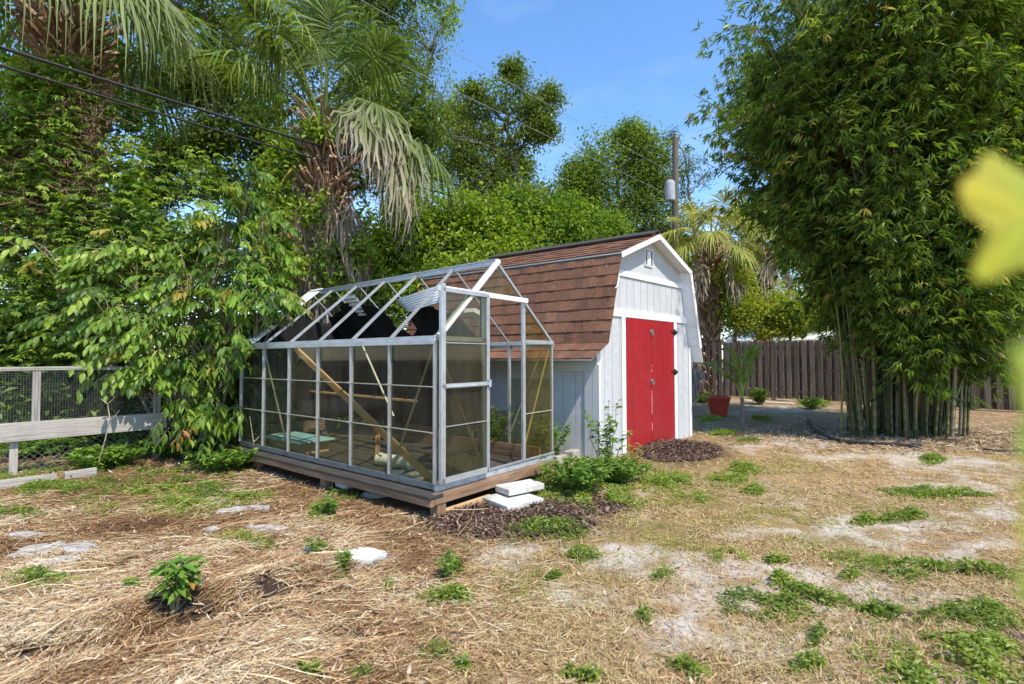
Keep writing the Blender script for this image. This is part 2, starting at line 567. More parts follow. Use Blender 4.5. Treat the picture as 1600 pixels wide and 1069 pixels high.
GRASSY = blob_list([(1000, 760, 120, 30), (1100, 740, 120, 25), (950, 850, 140, 35), (1180, 730, 120, 15), (1130, 690, 60, 10), (1080, 820, 130, 25), (1250, 800, 120, 25), (860, 900, 90, 40),
                    (1100, 665, 50, 8), (1570, 690, 60, 30), (1300, 840, 80, 20), (1440, 800, 90, 15)])
WEEDS = blob_list([(1340, 885, 62, 13), (1430, 900, 60, 13), (1130, 872, 36, 12), (1265, 942, 55, 22), (1165, 945, 42, 20), (1370, 955, 30, 10), (1530, 905, 45, 15),
                   (1500, 955, 70, 16), (1480, 1025, 110, 36), (1560, 975, 50, 20), (1250, 1030, 38, 15), (580, 1052, 40, 16), (1080, 1047, 42, 16), (905, 866, 28, 13), (850, 828, 48, 16),
                   (700, 890, 24, 14), (700, 937, 40, 15), (610, 916, 22, 13), (682, 1020, 27, 12), (732, 1036, 26, 13), (1002, 967, 13, 11), (985, 1020, 14, 9),
                   (1072, 778, 22, 12), (1135, 750, 24, 9), (1180, 768, 24, 6), (1165, 734, 20, 6), (1035, 752, 40, 12), (380, 845, 34, 12), (62, 902, 42, 17), (205, 920, 18, 7),
                   (510, 797, 22, 14), (385, 776, 48, 15), (280, 788, 60, 13), (230, 745, 110, 20), (110, 765, 80, 20), (1440, 770, 55, 7), (1490, 778, 45, 6), (1350, 816, 22, 7), (1395, 815, 24, 6), (1420, 808, 20, 6),
                   (1452, 718, 14, 6), (1272, 632, 26, 7), (1190, 656, 14, 4), (1110, 657, 14, 4), (1130, 678, 24, 5), (480, 1052, 28, 14), (540, 884, 10, 8), (488, 862, 12, 8),
                   (1305, 995, 14, 10), (930, 775, 80, 16), (860, 760, 40, 16), (30, 800, 40, 10), (40, 690, 60, 14), (330, 730, 60, 14), (545, 770, 20, 8), (430, 715, 50, 10), (1050, 905, 14, 5), (1210, 878, 14, 6), (1325, 905, 14, 5), (895, 1060, 22, 8), (140, 735, 120, 14), (60, 760, 70, 12), (190, 790, 50, 10), (330, 765, 50, 12), (20, 745, 60, 14), (250, 765, 60, 10), (1310, 870, 30, 8), (1230, 915, 30, 10), (1000, 735, 30, 8), (865, 902, 10, 5), (1170, 690, 20, 4)])


def ground_z(x, y):
    P = np.c_[x, y, np.zeros_like(x)]
    z = (fbm(P, .55, 3) - .5) * .09 + (fbm(P, 2.3, 5) - .5) * .045
    near = np.clip((y - .3) / 1.5, 0, 1)
    # straw berm with a hollow in front of it, left of the viewpoint
    a, b = gp(120, 1010), gp(520, 895)
    d = unit((b - a)[:2])
    L = np.linalg.norm((b - a)[:2])
    t = (x - a[0]) * d[0] + (y - a[1]) * d[1]
    s = -(x - a[0]) * d[1] + (y - a[1]) * d[0]
    s = s + (vnoise(P, 2.2, 9) - .5) * .22
    m = np.clip((t + .4) / .5, 0, 1) * np.clip((L + .3 - t) / .5, 0, 1)
    z = z + m * (.075 * np.exp(-((s - .13) / .13) ** 2) - .085 * np.exp(-((s + .05) / .09) ** 2))
    # mound of mulch by the shed doors
    c = gp(1060, 702)
    z = z + .09 * np.exp(-(((x - c[0]) / .5) ** 2 + ((y - c[1]) / .45) ** 2))
    # small heap of earth at the back corner of the greenhouse
    c = gp(415, 720)
    z = z + .07 * np.exp(-(((x - c[0]) / .4) ** 2 + ((y - c[1]) / .3) ** 2))
    return z * near


def gz(x, y):
    return float(ground_z(np.array([float(x)]), np.array([float(y)]))[0])


def gpz(u, v):
    p = gp(u, v)
    for _ in range(3):
        p = gp(u, v, gz(p[0], p[1]))
    return p


def grid_axis(parts):
    o = [parts[0][0]]
    for a, b, st in parts:
        n = max(int(round((b - a) / st)), 1)
        o += list(np.linspace(a, b, n + 1)[1:])
    return np.array(o)


gx_ = grid_axis([(-400, -40, 30), (-40, -10, 2), (-10, -5, .25), (-5, 6, .045), (6, 14, .15), (14, 40, 2), (40, 400, 30)])
gy_ = grid_axis([(-60, -4, 8), (-4, .8, .4), (.8, 7, .045), (7, 13, .1), (13, 22, .4), (22, 60, 3), (60, 600, 45)])
GX, GY = np.meshgrid(gx_, gy_)
xf, yf = GX.ravel(), GY.ravel()
zf = ground_z(xf, yf)
P = np.c_[xf, yf, 0 * xf]
wob = np.c_[(fbm(P, 2.1, 21) - .5) * .5, (fbm(P, 2.1, 22) - .5) * .5, 0 * xf]
mott = fbm(P, 6.5, 27, 4)
sand = np.clip(blob_field(P + wob, SAND) * .85 + (mott - .5) * 3.4 - .16, 0, 1) * (blob_field(P + wob, SAND) > 0)
sand = np.maximum(sand, np.clip((fbm(P, 1.3, 24) - .5) * 2 + (mott - .55) * 3, 0, .75) * np.clip((xf + .4) / 1.2, 0, 1))
mulch_dark = np.clip(blob_field(P + wob * .6, MULCH_AND_DARK) * 1.3, 0, 1)
gra = blob_field(P + wob, GRASSY)
straw = np.clip((-.1 - xf + (fbm(P, 1.1, 25) - .5) * 1.2) / .9 + .15, 0, 1)
tan = np.array([.3, .2, .1])
red = np.array([.155, .092, .048])
gre = np.array([.2, .17, .06])
snd = np.array([.49, .445, .38])
dk = np.array([.035, .026, .02])
colr = tan[None] * (1 - straw[:, None]) + red[None] * straw[:, None]
n1 = fbm(P, 5, 26)[:, None]
colr = colr * (.65 + .7 * n1)
colr = colr * (1 - .3 * gra[:, None]) + gre * .3 * gra[:, None]
s_ = np.clip(sand, 0, 1)[:, None] * .9
colr = colr * (1 - s_) + snd * s_
m_ = mulch_dark[:, None] * .93
colr = colr * (1 - m_) + dk * m_
# leaf litter below the bamboo and along the back
far = (np.clip((yf - 8.0) / 1.5, 0, 1) * np.clip(1.25 - sand, 0, 1))[:, None] * .35
lit = np.array([.24, .17, .11])
colr = colr * (1 - far) + (lit * (.7 + .6 * n1)) * far
colr = np.clip(colr, 0.01, 1)
mb = MB()
nx, ny = len(gx_), len(gy_)
i = (np.arange(ny - 1)[:, None] * nx + np.arange(nx - 1)[None]).ravel()
mb.add(np.c_[xf, yf, zf], quads=np.stack([i, i + 1, i + nx + 1, i + nx], 1), tint=colr)
GROUND = surf_mat('ground_soil', [(.55, .52, .5), (1, 1, 1), (1.4, 1.4, 1.42)], 34, (1, 1, 1), .95, .8, dist=.02, detail=9, spec=.1)
g = mb.build('ground', GROUND, smooth=True)
tag(g, 'sandy yard floor of bare pale sand, dry grass and straw', 'ground', kind='structure')

# ------------------------------------------------------------------ greenhouse (frame axes found from the photo)
GYAW = R(38.26)
GO = np.array([-.686, 4.519, .29])
GA = np.array([sin(GYAW), cos(GYAW), 0])
GB = np.array([-cos(GYAW), sin(GYAW), 0])
UP = np.array([0, 0, 1.0])
BAY, EAVE, RIDGE, GW = .636, 1.289, 2.096, 1.86
GL = 6 * BAY


def G(a, b, z):
    return GO + GA * a + GB * b + UP * z


def ridge_a(b):
    return GW / 2 - .085 + .16 * b / GL        # the old frame has racked: the ridge leans


gh = thing('greenhouse', 'old aluminium greenhouse with bare roof bars and yellowed panes on a timber base', 'greenhouse', G(0, 0, 0))
mb = MB()
for p, q in (((0, 0), (GW, 0)), ((0, 0), (0, GL)), ((GW, 0), (GW, GL)), ((0, GL), (GW, GL))):
    a, b = G(*p, .045), G(*q, .045)
    if p == (0, 0) and q == (GW, 0):
        mb.beam(a - UP * .083, b - UP * .083, .05, .072)
    else:
        mb.beam(a - UP * .075, b - UP * .075, .03, .06, tint=(.3, .3, .29))
mb.build('base_channel', GALV, gh, bevel=.004)
for b in range(7):
    for a in (0, GW):
        mb = MB()
        p0, p1 = G(a, b * BAY, -.005), G(a, b * BAY, EAVE)
        mb.beam(p0, p1, .03, .028, up=GA)
        mb.beam(p0 - GA * (.018 if a == 0 else -.018), p1 - GA * (.018 if a == 0 else -.018), .012, .012, up=GA)
        mb.build('wall_post', ALU, gh)
for a in (0, GW):
    mb = MB()
    mb.beam(G(a, -.02, EAVE), G(a, GL + .02, EAVE), .05, .05)
    mb.beam(G(a, -.02, EAVE - .03) + GA * (-.027 if a == 0 else .027), G(a, GL + .02, EAVE - .03) + GA * (-.027 if a == 0 else .027), .012, .05)
    mb.build('eave_rail', ALU, gh, bevel=.005)
mb = MB()
mb.beam(G(ridge_a(0), -.02, RIDGE), G(ridge_a(GL), GL + .02, RIDGE), .035, .055)
mb.beam(G(ridge_a(0), -.02, RIDGE + .03), G(ridge_a(GL), GL + .02, RIDGE + .03), .06, .012)
mb.build('ridge_bar', ALU, gh)
for b in range(7):
    bb = b * BAY
    for a in (0, GW):
        mb = MB()
        w_ = .026 if 0 < b else .03
        mb.beam(G(a, bb, EAVE + .01), G(ridge_a(bb) + (-.02 if a == 0 else .02), bb, RIDGE - .005), w_ if a == 0 or b == 0 else .014, .026 if a == 0 or b == 0 else .014)
        mb.build('rafter', ALU, gh)
# thick white tube over the near rafter, and rails of the front gable
mb = MB()
mb.tube([G(.0, -.05, EAVE + .02), G(ridge_a(0) - .02, -.05, RIDGE + .005)], .029, 12)
o = mb.build('rafter_sleeve', PVC, gh, smooth=False)
DT = 1.735                                  # door head
for (p, q, w_, mat, nm) in (
        ((0, -.02, EAVE), (BAY, -.02, EAVE), .045, ALU, 'gable_rail'), ((2 * BAY, -.02, EAVE), (GW, -.02, EAVE), .045, ALU, 'gable_rail'),
        ((-.02, -.055, DT), (2 * BAY + .03, -.055, DT), .05, PVC, 'door_track'),
        ((BAY, -.01, .0), (BAY, -.01, 1.78), .03, ALU, 'gable_post'), ((2 * BAY + .01, -.02, .0), (2 * BAY + .01, -.02, 1.77), .042, ALU, 'gable_post'),
        ((BAY, GL, .0), (BAY, GL, 1.8), .03, ALU, 'gable_post'), ((2 * BAY, GL, .0), (2 * BAY, GL, 1.8), .03, ALU, 'gable_post'),
        ((0, GL, EAVE), (GW, GL, EAVE), .04, ALU, 'gable_rail'),
        ((0, -.03, .002), (GW, -.03, .002), .02, ALU, 'door_sill')):
    mb = MB()
    mb.beam(G(*p), G(*q), w_, w_ * .8, up=GB)
    mb.build(nm, mat, gh, bevel=.003)
# sliding door, pushed open in front of the first bay
door = MB()
D0, D1, DB = -.005, BAY - .005, -.075
for (p, q, w_) in (((D0 + .02, 0.0), (D0 + .02, DT + .045), .055), ((D1 - .01, .0), (D1 - .01, DT - .01), .04),
                   ((D0, .025), (D1, .025), .05), ((D0, DT - .01), (D1, DT - .01), .04), ((D0, .86), (D1, .86), .042)):
    door.beam(G(p[0], DB, p[1]), G(q[0], DB, q[1]), w_, .035, up=GB)
dr = door.build('sliding_door', ALU, gh, bevel=.003)
hm = MB()
hm.beam(G(D0 + .03, DB - .03, .86), G(D1 - .02, DB - .03, .86), .02, .018)
hm.beam(G(D1 - .01, DB - .03, .83), G(D1 - .01, DB - .03, .9), .03, .025, up=GB)
hm.build('handle', GALV, dr)


def pane(a0, a1, z0, z1, side='front', off=0.0, poly=None, parent=None, mat=GLASS, name='pane'):
    mb = MB()
    if poly is None:
        poly = [(a0, z0), (a1, z0), (a1, z1), (a0, z1)]
    th = .004
    if side == 'front':
        pts = [G(a, off, z) for a, z in poly]
        ext = GB * th
    else:
        pts = [G(off, a, z) for a, z in poly]
        ext = GA * th
    mb.prism(pts, ext)
    return mb.build(name, mat, parent or gh)


for z0, z1 in ((.05, .44), (.445, .84), (.88, 1.25), (1.255, DT - .03)):
    pane(D0 + .05, D1 - .03, z0, z1, off=DB + .002, parent=dr)
# fixed front panes
pane(2 * BAY + .03, GW - .02, .015, .50, off=-.012, mat=GLASSB)
pane(2 * BAY + .03, GW - .02, .505, EAVE - .03, off=-.016, mat=GLASSB)
rz = lambda a: EAVE + (RIDGE - EAVE) * (GW - a) / (GW - ridge_a(0))
pane(0, 0, 0, 0, off=-.014, poly=[(2 * BAY + .035, EAVE + .03), (GW - .06, EAVE + .03), (2 * BAY + .035, rz(2 * BAY + .035) - .03)], mat=GLASSB)
lz = lambda a: EAVE + (RIDGE - EAVE) * a / ridge_a(0)
aL = ridge_a(0) * (DT + .035 - EAVE) / (RIDGE - EAVE) + .03
aR = GW - (GW - ridge_a(0)) * (DT + .035 - EAVE) / (RIDGE - EAVE) - .03
pane(0, 0, 0, 0, off=-.014, poly=[(aL, DT + .035), (aR, DT + .035), (ridge_a(0), RIDGE - .05)], mat=GLASSB)
pane(.02, BAY - .02, .015, EAVE - .03, off=-.014)
# side walls, three lapped panes to each bay
for b in range(6):
    for a in (0, GW):
        if a == GW and b in (0, 1):
            zs = ((.0, .45), (.44, .86))[:1 if b else 2]
        else:
            zs = ((.0, .45), (.44, .86), (.85, EAVE - .03))
        for k, (z0, z1) in enumerate(zs):
            pane(b * BAY + .016, (b + 1) * BAY - .016, z0, z1, side='left', off=a + (-.006 + k * .0055 if a == 0 else .006 + k * .0055))
# glazing clips and lap strips (bright thin lines)
for z in (.445, .855):
    for b in range(6):
        mb = MB()
        mb.beam(G(-.012, b * BAY + .012, z), G(-.012, (b + 1) * BAY - .012, z), .006, .008)
        mb.beam(G(-.03, (b + 1) * BAY - .03, z + .004), G(-.03, (b + 1) * BAY + .03, z + .008), .006, .007)
        mb.beam(G(-.03, b * BAY - .02, z - .004), G(-.03, b * BAY + .035, z), .006, .007)
        mb.build('glazing_strip', OLDALU, gh)
for z in (.5,):
    mb = MB()
    mb.beam(G(2 * BAY + .03, -.02, z), G(GW - .02, -.02, z), .006, .008)
    mb.build('glazing_strip', OLDALU, gh)
for z in (.5, 1.25):
    mb = MB()
    mb.beam(G(D0 + .05, DB - .006, z), G(D1 - .03, DB - .006, z), .006, .008)
    mb.build('glazing_strip', ALU, dr)
# glazed strip left at the back of the roof
mb = MB()
for t0, t1 in ((0, .32),):
    p = [G(ridge_a(GL) * t, b, EAVE + .02 + (RIDGE - EAVE) * t) for t, b in ((t0, 5 * BAY + .3), (t0, 6 * BAY), (t1, 6 * BAY), (t1, 5 * BAY + .3))]
    mb.prism(p, UP * .006)
mb.build('roof_pane', CLEARPOLY, gh)
mb = MB()
mb.prism([G(ridge_a(GL) * t, b, EAVE + .03 + (RIDGE - EAVE) * t) for t, b in ((.68, 5 * BAY + .35), (.68, 6 * BAY + .05), (1.02, 6 * BAY + .05), (1.02, 5 * BAY + .35))], UP * .02)
mb.build('roof_pane', CLEARPOLY, gh)
# diagonal braces
for p, q, mat in (((.05, .04, .1), (.05, .6, EAVE - .06), None), ((.02, 5 * BAY + .05, EAVE - .05), (.02, 4 * BAY + .1, .1), None),
                  ((GW - .03, .01, EAVE - .06), (2 * BAY + .05, .01, .1), None), ((.03, .012, EAVE - .05), (BAY - .03, .012, .12), None),
                  ((GW - .03, .1, EAVE - .05), (GW - .03, BAY, .1), None)):
    if p[0] == .05 and p[1] == .04:
        p, q = (.03, BAY - .02, .06), (.03, .05, EAVE - .06)
    mb = MB()
    mb.beam(G(*p), G(*q), .02, .008, up=GB)
    mb.build('diagonal_brace', OLDALU, gh)

# ---- timber base under the greenhouse
tb = thing('timber_platform', 'low brown timber platform on stub legs carrying the greenhouse', 'platform', G(0, 0, -.29))
ZB = -.17
mb = MB()
mb.beam(G(-.07, -.05, -.122), G(GW + .02, -.05, -.122), .06, .095)
mb.build('front_beam', TIMBER, tb, bevel=.006)
mb = MB()
mb.beam(G(-.1, -.08, -.142), G(-.1, GL + .05, -.142), .05, .07)
mb.build('side_beam', TIMBER, tb, bevel=.006)
mb = MB()
mb.beam(G(GW - .03, -.018, -.127), G(GW - .03, GL + .05, -.127), .05, .085)
mb.build('side_beam', TIMBER, tb, bevel=.006)
mb = MB()
for b0, b1 in ((-.09, 1.75), (1.76, GL + .06)):
    mb.beam(G(-.065, b0, -.09), G(-.065, b1, -.09), .17, .028)
mb.build('top_plate', surf_mat('dark_plate_wood', [(.022, .02, .018), (.05, .045, .04), (.085, .078, .07)], 6, (.45, 10, 10), .85, .4, dist=.006), tb, bevel=.005)
mb = MB()
for a in np.arange(.1, GW - .1, .145):
    mb.beam(G(a, .0, -.1 - .003 * rng.random()), G(a, GL, -.1), .138, .03)
mb.build('deck_board', DARKDECK, tb)
mb = MB()
mb.beam(G(GW - .1, .1, -.01), G(GW - .1, GL - .1, -.01), .05, .14)
mb.build('raised_edge', TIMBER, tb)
for a, b, hh in ((.02, -.02, .0), (0, 1.72, 0), (0, 3.3, 0), (GW - .1, .02, 0), (GW - .1, 2, 0), (GW / 2, 2, 0)):
    p = G(a, b, 0)
    mb = MB()
    mb.beam((p[0], p[1], gz(p[0], p[1]) - .05), (p[0], p[1], .29 + ZB + .02), .1, .1, up=GA)
    mb.build('leg', TIMBER, tb, bevel=.005)

# ---- things in and around the greenhouse
mb = MB()
mb.beam(G(.16, 4.27 * BAY, EAVE - .05), G(.1, .07, -.05), .075, .03, up=GA)
tag(mb.build('leaning_plank', YWOOD, bevel=.003), 'long pine plank leaning diagonally inside the greenhouse side wall', 'plank')
mb = MB()
mb.tube([G(.35, 2.5 * BAY, EAVE - .02), G(.3, 1.5 * BAY, .5)], .01, 8)
tag(mb.build('thin_pole', PVC), 'thin white pole hanging slanted behind the greenhouse side panes', 'pole')
mb = MB()
mb.beam(G(.9, 1.3, .6), G(.9, GL - .1, .63), .05, .022)
tag(mb.build('shelf_rail', YWOOD), 'yellowish wooden shelf rail running across the dim greenhouse inside', 'rail')
# turquoise lidded box
c = G(.36, 4.75 * BAY, -.083)
bx = thing('storage_box', 'plywood box under a turquoise lid on the greenhouse deck', 'box', c)
mb = MB()
mb.beam(c + UP * .07 - GB * .42, c + UP * .07 + GB * .42, .42, .14)
mb.build('box_body', YWOOD, bx)
mb = MB()
mb.beam(c + UP * .153 - GB * .5, c + UP * .153 + GB * .5, .5, .025)
mb.build('lid', TURQ, bx, bevel=.008)
mb = MB()
mb.beam(c + UP * .0 - GB * .28 - GA * .254, c + UP * .17 - GB * .28 - GA * .254, .03, .006, up=GA)
mb.build('strap', RUBBER, bx)
# white pipe lying down
mb = MB()
c = G(.42, 2.15 * BAY, -.015)
pd = unit(-GB * .95 + GA * .1)
n = 28
ts = np.array([0, .03, .031, .3, .301, .33, .331, .36, .361, .5])
rr = np.array([.07, .075, .07, .07, .074, .074, .07, .07, .074, .074]) * .95
mb.tube([c + pd * t for t in ts], rr, n)
tag(mb.build('plastic_pipe', PVC), 'short fat white plastic pipe lying on the greenhouse deck', 'pipe')
# pale scraps
mb = MB()
for a, b, s_, t_ in ((.22, .62, .17, 0), (.32, .5, .15, .3), (.2, .78, .1, .7)):
    c = G(a, b, -.07 + .01 * s_)
    d1 = unit(GA * cos(t_) + GB * sin(t_))
    mb.beam(c - d1 * s_, c + d1 * s_ + UP * .02, .12, .012)
tag(mb.build('plastic_scrap', PVC), 'flat white plastic scrap lying behind the last side pane', 'scrap')
# sawn board piece standing beside the pipe
mb = MB()
mb.beam(G(.6, 2.55 * BAY, -.085), G(.6, 2.55 * BAY, .2), .14, .02)
tag(mb.build('wood_offcut', YWOOD), 'yellow sawn offcut standing by the white pipe', 'offcut')


# black shade cloth hung from the right roof slope, down the right wall and across the back
def sheet(fn, nu, nv, th=.004):
    u, v = np.meshgrid(np.linspace(0, 1, nu), np.linspace(0, 1, nv))
    P = np.array([fn(a, b) for a, b in zip(u.ravel(), v.ravel())])
    i = (np.arange(nv - 1)[:, None] * nu + np.arange(nu - 1)[None]).ravel()
    q = np.stack([i, i + 1, i + nu + 1, i + nu], 1)
    return P, q


def top_h(b):
    # swagged top edge: hangs from a few rafters and sags between them
    kn = [(1.0, 1.62), (1.35, 1.76), (1.75, 1.78), (1.9, 1.6), (2.1, 1.42), (2.3, 1.55), (2.45, 1.82), (2.75, 1.9), (3.1, 1.9), (3.35, 1.84), (3.6, 1.75), (3.85, 1.7)]
    return float(np.interp(b, [k[0] for k in kn], [k[1] for k in kn]))


def cloth_fn(u, v):
    b = 1.02 + 2.75 * u
    t = top_h(b)
    z = t + (.16 - t) * v ** 1.1
    if z > EAVE:
        a = GW - .06 - (GW - ridge_a(b)) * (z - EAVE) / (RIDGE - EAVE)
    else:
        a = GW - .06
    fold = .05 * sin(b * 13 + 2 * sin(z * 3)) + .03 * sin(b * 31 + z * 4)
    a -= .05 + fold + .12 * max(0, sin((z - .9) * 4)) * (.5 + .5 * sin(b * 5))
    return G(a, b + .03 * sin(z * 9), z)


P_, q_ = sheet(cloth_fn, 90, 50)
mb = MB()
mb.add(P_, q_)
ob = mb.build('shade_cloth', BLACKCLOTH, smooth=True)
sf = ob.modifiers.new('thick', 'SOLIDIFY')
sf.thickness = .003
tag(ob, 'black shade cloth draped in swags along the far wall of the greenhouse', 'shade cloth')


def cloth2(u, v):
    a = .08 + (GW - .2) * u
    zt = EAVE + .5 - .14 * abs(sin(u * 7))
    z = zt + (.2 - zt) * v
    return G(a, GL - .1 - .05 * sin(a * 14 + z * 2) - .1 * v, z)


P_, q_ = sheet(cloth2, 60, 24)
mb = MB()
mb.add(P_, q_)
ob = mb.build('shade_cloth', BLACKCLOTH, smooth=True)
ob.modifiers.new('thick', 'SOLIDIFY').thickness = .003
tag(ob, 'black shade cloth hung across the back end of the greenhouse', 'shade cloth')


# narrow strip of cloth tied beside the doorway
def cloth3(u, v):
    z = 1.76 - 1.6 * v
    return G(BAY + .03 + .07 * u * (1 - .5 * v), .04 + .03 * sin(u * 9 + z * 2) + .05 * u, z)


P_, q_ = sheet(cloth3, 10, 30)
mb = MB()
mb.add(P_, q_)
ob = mb.build('shade_cloth', BLACKCLOTH, smooth=True)
ob.modifiers.new('thick', 'SOLIDIFY').thickness = .003
tag(ob, 'narrow black cloth strip hanging beside the open greenhouse doorway', 'shade cloth')

# corrugated plastic panels caught on the roof bars
def corrugated(name, c, ex, ey, lx, ly, label, waves=9):
    ex, ey = unit(ex), unit(ey)
    nz = np.cross(ex, ey)

    def fn(u, v):
        return c + ex * (u - .5) * lx + ey * (v - .5) * ly + nz * (.014 * sin(v * waves * 2 * pi) + .03 * (u - .5) ** 2)
    P_, q_ = sheet(fn, 8, waves * 8 + 1)
    mb = MB()
    mb.add(P_, q_)
    o = mb.build(name, CLEARPOLY, smooth=True)
    o.modifiers.new('thick', 'SOLIDIFY').thickness = .003
    tag(o, label, 'roof panel', 'loose corrugated panels on the greenhouse roof')
    return o


sl_r = unit(GA * (GW - ridge_a(1.2)) - UP * (RIDGE - EAVE))
cq = [at(618, 468, 6.35), at(686, 445, 5.75), at(684, 473, 5.6), at(638, 488, 6.15)]


def cpanel(u, v):
    p = (cq[0] * (1 - u) + cq[1] * u) * (1 - v) + (cq[3] * (1 - u) + cq[2] * u) * v
    nz = unit(np.cross(cq[1] - cq[0], cq[3] - cq[0]))
    return p + nz * (.012 * sin(v * 7 * 2 * pi) + .04 * (u - .5) ** 2)


P_, q_ = sheet(cpanel, 8, 57)
mb = MB()
mb.add(P_, q_)
ob = mb.build('corrugated_panel', CLEARPOLY, smooth=True)
ob.modifiers.new('thick', 'SOLIDIFY').thickness = .003
tag(ob, 'wide white corrugated panel sagging over the black shade cloth beside the open door', 'roof panel', 'loose corrugated panels on the greenhouse roof')
corrugated('corrugated_panel', G(1.12, 4.45 * BAY, 1.86), -GB, sl_r, .3, .4, 'small white corrugated panel near the far end of the greenhouse ridge', 6)
mb = MB()
c = G(1.2, .62, 1.66)
mb.beam(c - GA * .1, c + GA * .1 - UP * .06, .16, .05)
tag(mb.build('vent_bracket', PVC), 'bent white bracket hanging under the wide corrugated panel', 'bracket')

# stacked slabs and edging boards at the doorway
def slab(name, u0, v0, z, lx, ly, h, yaw, mat, label, cat, group=None):
    c = gpz(u0, v0)
    c[2] += z
    t = R(yaw)
    ex = np.array([cos(t), sin(t), 0])
    mb = MB()
    mb.beam(c - ex * lx / 2 + UP * h / 2, c + ex * lx / 2 + UP * h / 2, ly, h)
    return tag(mb.build(name, mat, bevel=.008), label, cat, group)


slab('concrete_slab', 800, 786, .0, .44, .42, .055, 38, WHITESLAB, 'white slab on the mulch, lower of the two by the doorway', 'slab')
slab('concrete_slab', 812, 777, .07, .44, .24, .06, 36, WHITESLAB, 'narrower white slab stacked on top by the greenhouse doorway', 'slab')
mb = MB()
a, b = gpz(686, 806), gpz(765, 781)
mb.beam(a + UP * .02, b + UP * .02, .04, .07)
tag(mb.build('edging_board', YWOOD, bevel=.004), 'pale narrow board lying on the mulch from the corner leg', 'board')
mb = MB()
mb.beam(gpz(690, 803) + GB * .25 + UP * .01, gpz(760, 783) + GB * .3 + UP * .01, .3, .01)
for k, (u, v, l_, r_) in enumerate(((872, 728, .2, 5), (893, 720, .22, 20), (906, 716, .2, -5))):
    slab('concrete_block', u, v, 0, l_ + .02, .14, .14, 40 + r_, CONCRETE, ('pale concrete block at the corner of the greenhouse base', 'middle concrete block of the row beside the shed corner', 'concrete block of the row touching the shed corner')[k], 'block', 'row of concrete blocks by the shed')
# rubble below the side beam
for k, (u, v, s_, lab) in enumerate(((540, 758, .12, 'white broken plastic tub under the timber base edge'), (587, 770, .13, 'flat tan stone under the timber base edge'))):
    c = gpz(u, v + 4)
    mb = MB()
    if k == 0:
        mb.beam(c + UP * .05 - GB * .12, c + UP * .06 + GB * .1, .16, .09)
        tag(mb.build('plastic_tub', PVC, bevel=.02), lab, 'tub')
    else:
        mb.lathe(c, [(.0, .05), (.1, .045), (.15, .02), (.16, -.02)], 12)
        tag(mb.build('stone', ROCKM), lab, 'stone')


# pavers and stones on the ground
def rock(u, v, rx, ry, h, label, mat=CONCRETE, name='paving_stone', cat='stone', yaw=0, group=None, flat=.75):
    c = gpz(u, v) + UP * (.014 if name == 'paving_stone' else 0)
    n, k = 18, 5
    mb = MB()
    t = np.linspace(0, 2 * pi, n, endpoint=False)
    rr = 1 + .16 * np.sin(t * 2 + u) + .1 * np.sin(t * 5 + v) + rng.uniform(-.05, .05, n)
    rings = [(1.0, -.03), (1.0, h * .55), (.93, h * .85), (flat, h), (.3, h * 1.02)]
    V = []
    cy, sy = cos(R(yaw)), sin(R(yaw))
    for s_, z in rings:
        X, Y = np.cos(t) * rr * rx * s_, np.sin(t) * rr * ry * s_
        V.append(np.c_[c[0] + X * cy - Y * sy, c[1] + X * sy + Y * cy, c[2] + z + .004 * rng.normal(size=n) * (s_ < .99)])
    V.append(np.array([[c[0], c[1], c[2] + h * 1.03]]))
    V = np.concatenate(V)
    j = np.arange(n)
    jn = (j + 1) % n
    Q = np.concatenate([np.stack([a * n + j, a * n + jn, (a + 1) * n + jn, (a + 1) * n + j], 1) for a in range(k - 1)])
    T = np.stack([(k - 1) * n + j, (k - 1) * n + jn, np.full(n, k * n)], 1)
    mb.add(V, Q, T)
    return tag(mb.build(name, mat, smooth=False), label, cat, group)


PG = 'flat pale stones half buried in the straw'
rock(565, 872, .17, .10, .03, 'whitest flat stone, in the straw before the greenhouse corner', WHITESLAB, yaw=-20, group=PG)
rock(490, 862, .09, .05, .02, 'small white stone just beside the whitest stone in the straw', WHITESLAB, group=PG)
rock(62, 862, .17, .12, .022, 'large grey paving stone beside a weed patch in the straw', CONCRETE, yaw=20, group=PG)
rock(122, 858, .14, .1, .022, 'broken grey paving stone at the end of the weedy pair', CONCRETE, yaw=-15, group=PG)
rock(85, 882, .14, .08, .018, 'cracked grey paving stone touching the dark weed clump', CONCRETE, yaw=40, group=PG)
rock(40, 838, .12, .06, .02, 'thin grey paving stone behind the larger weedy one', CONCRETE, yaw=0, group=PG)
rock(365, 799, .14, .07, .02, 'flat grey stone in front of the light weed patch', CONCRETE, yaw=25, group=PG)
rock(405, 796, .11, .06, .02, 'smaller grey stone next to the flat one before the weeds', CONCRETE, yaw=-10, group=PG)
rock(415, 829, .17, .05, .02, 'long thin grey stone by the round weed tuft', CONCRETE, yaw=-8, group=PG)
rock(330, 832, .06, .04, .03, 'small pale stone between straw and the long thin stone', CONCRETE, group=PG)
rock(395, 998, .035, .025, .03, name='stone', label='small dark bluish stone in the hollow of the straw', mat=surf_mat('slate', [(.08, .09, .11), (.15, .17, .2), (.24, .26, .3)], 8), yaw=10)
rock(1594, 1003, .04, .03, .03, 'brown stone at the edge of the weeds', surf_mat('brown_stone', [(.1, .07, .05), (.17, .12, .085), (.23, .17, .12)], 9), name='stone')
rock(1422, 682, .13, .09, .1, name='stone', label='reddish brown stone at the foot of the bamboo', mat=surf_mat('brown_rock', [(.12, .07, .05), (.2, .12, .085), (.26, .17, .12)], 9))

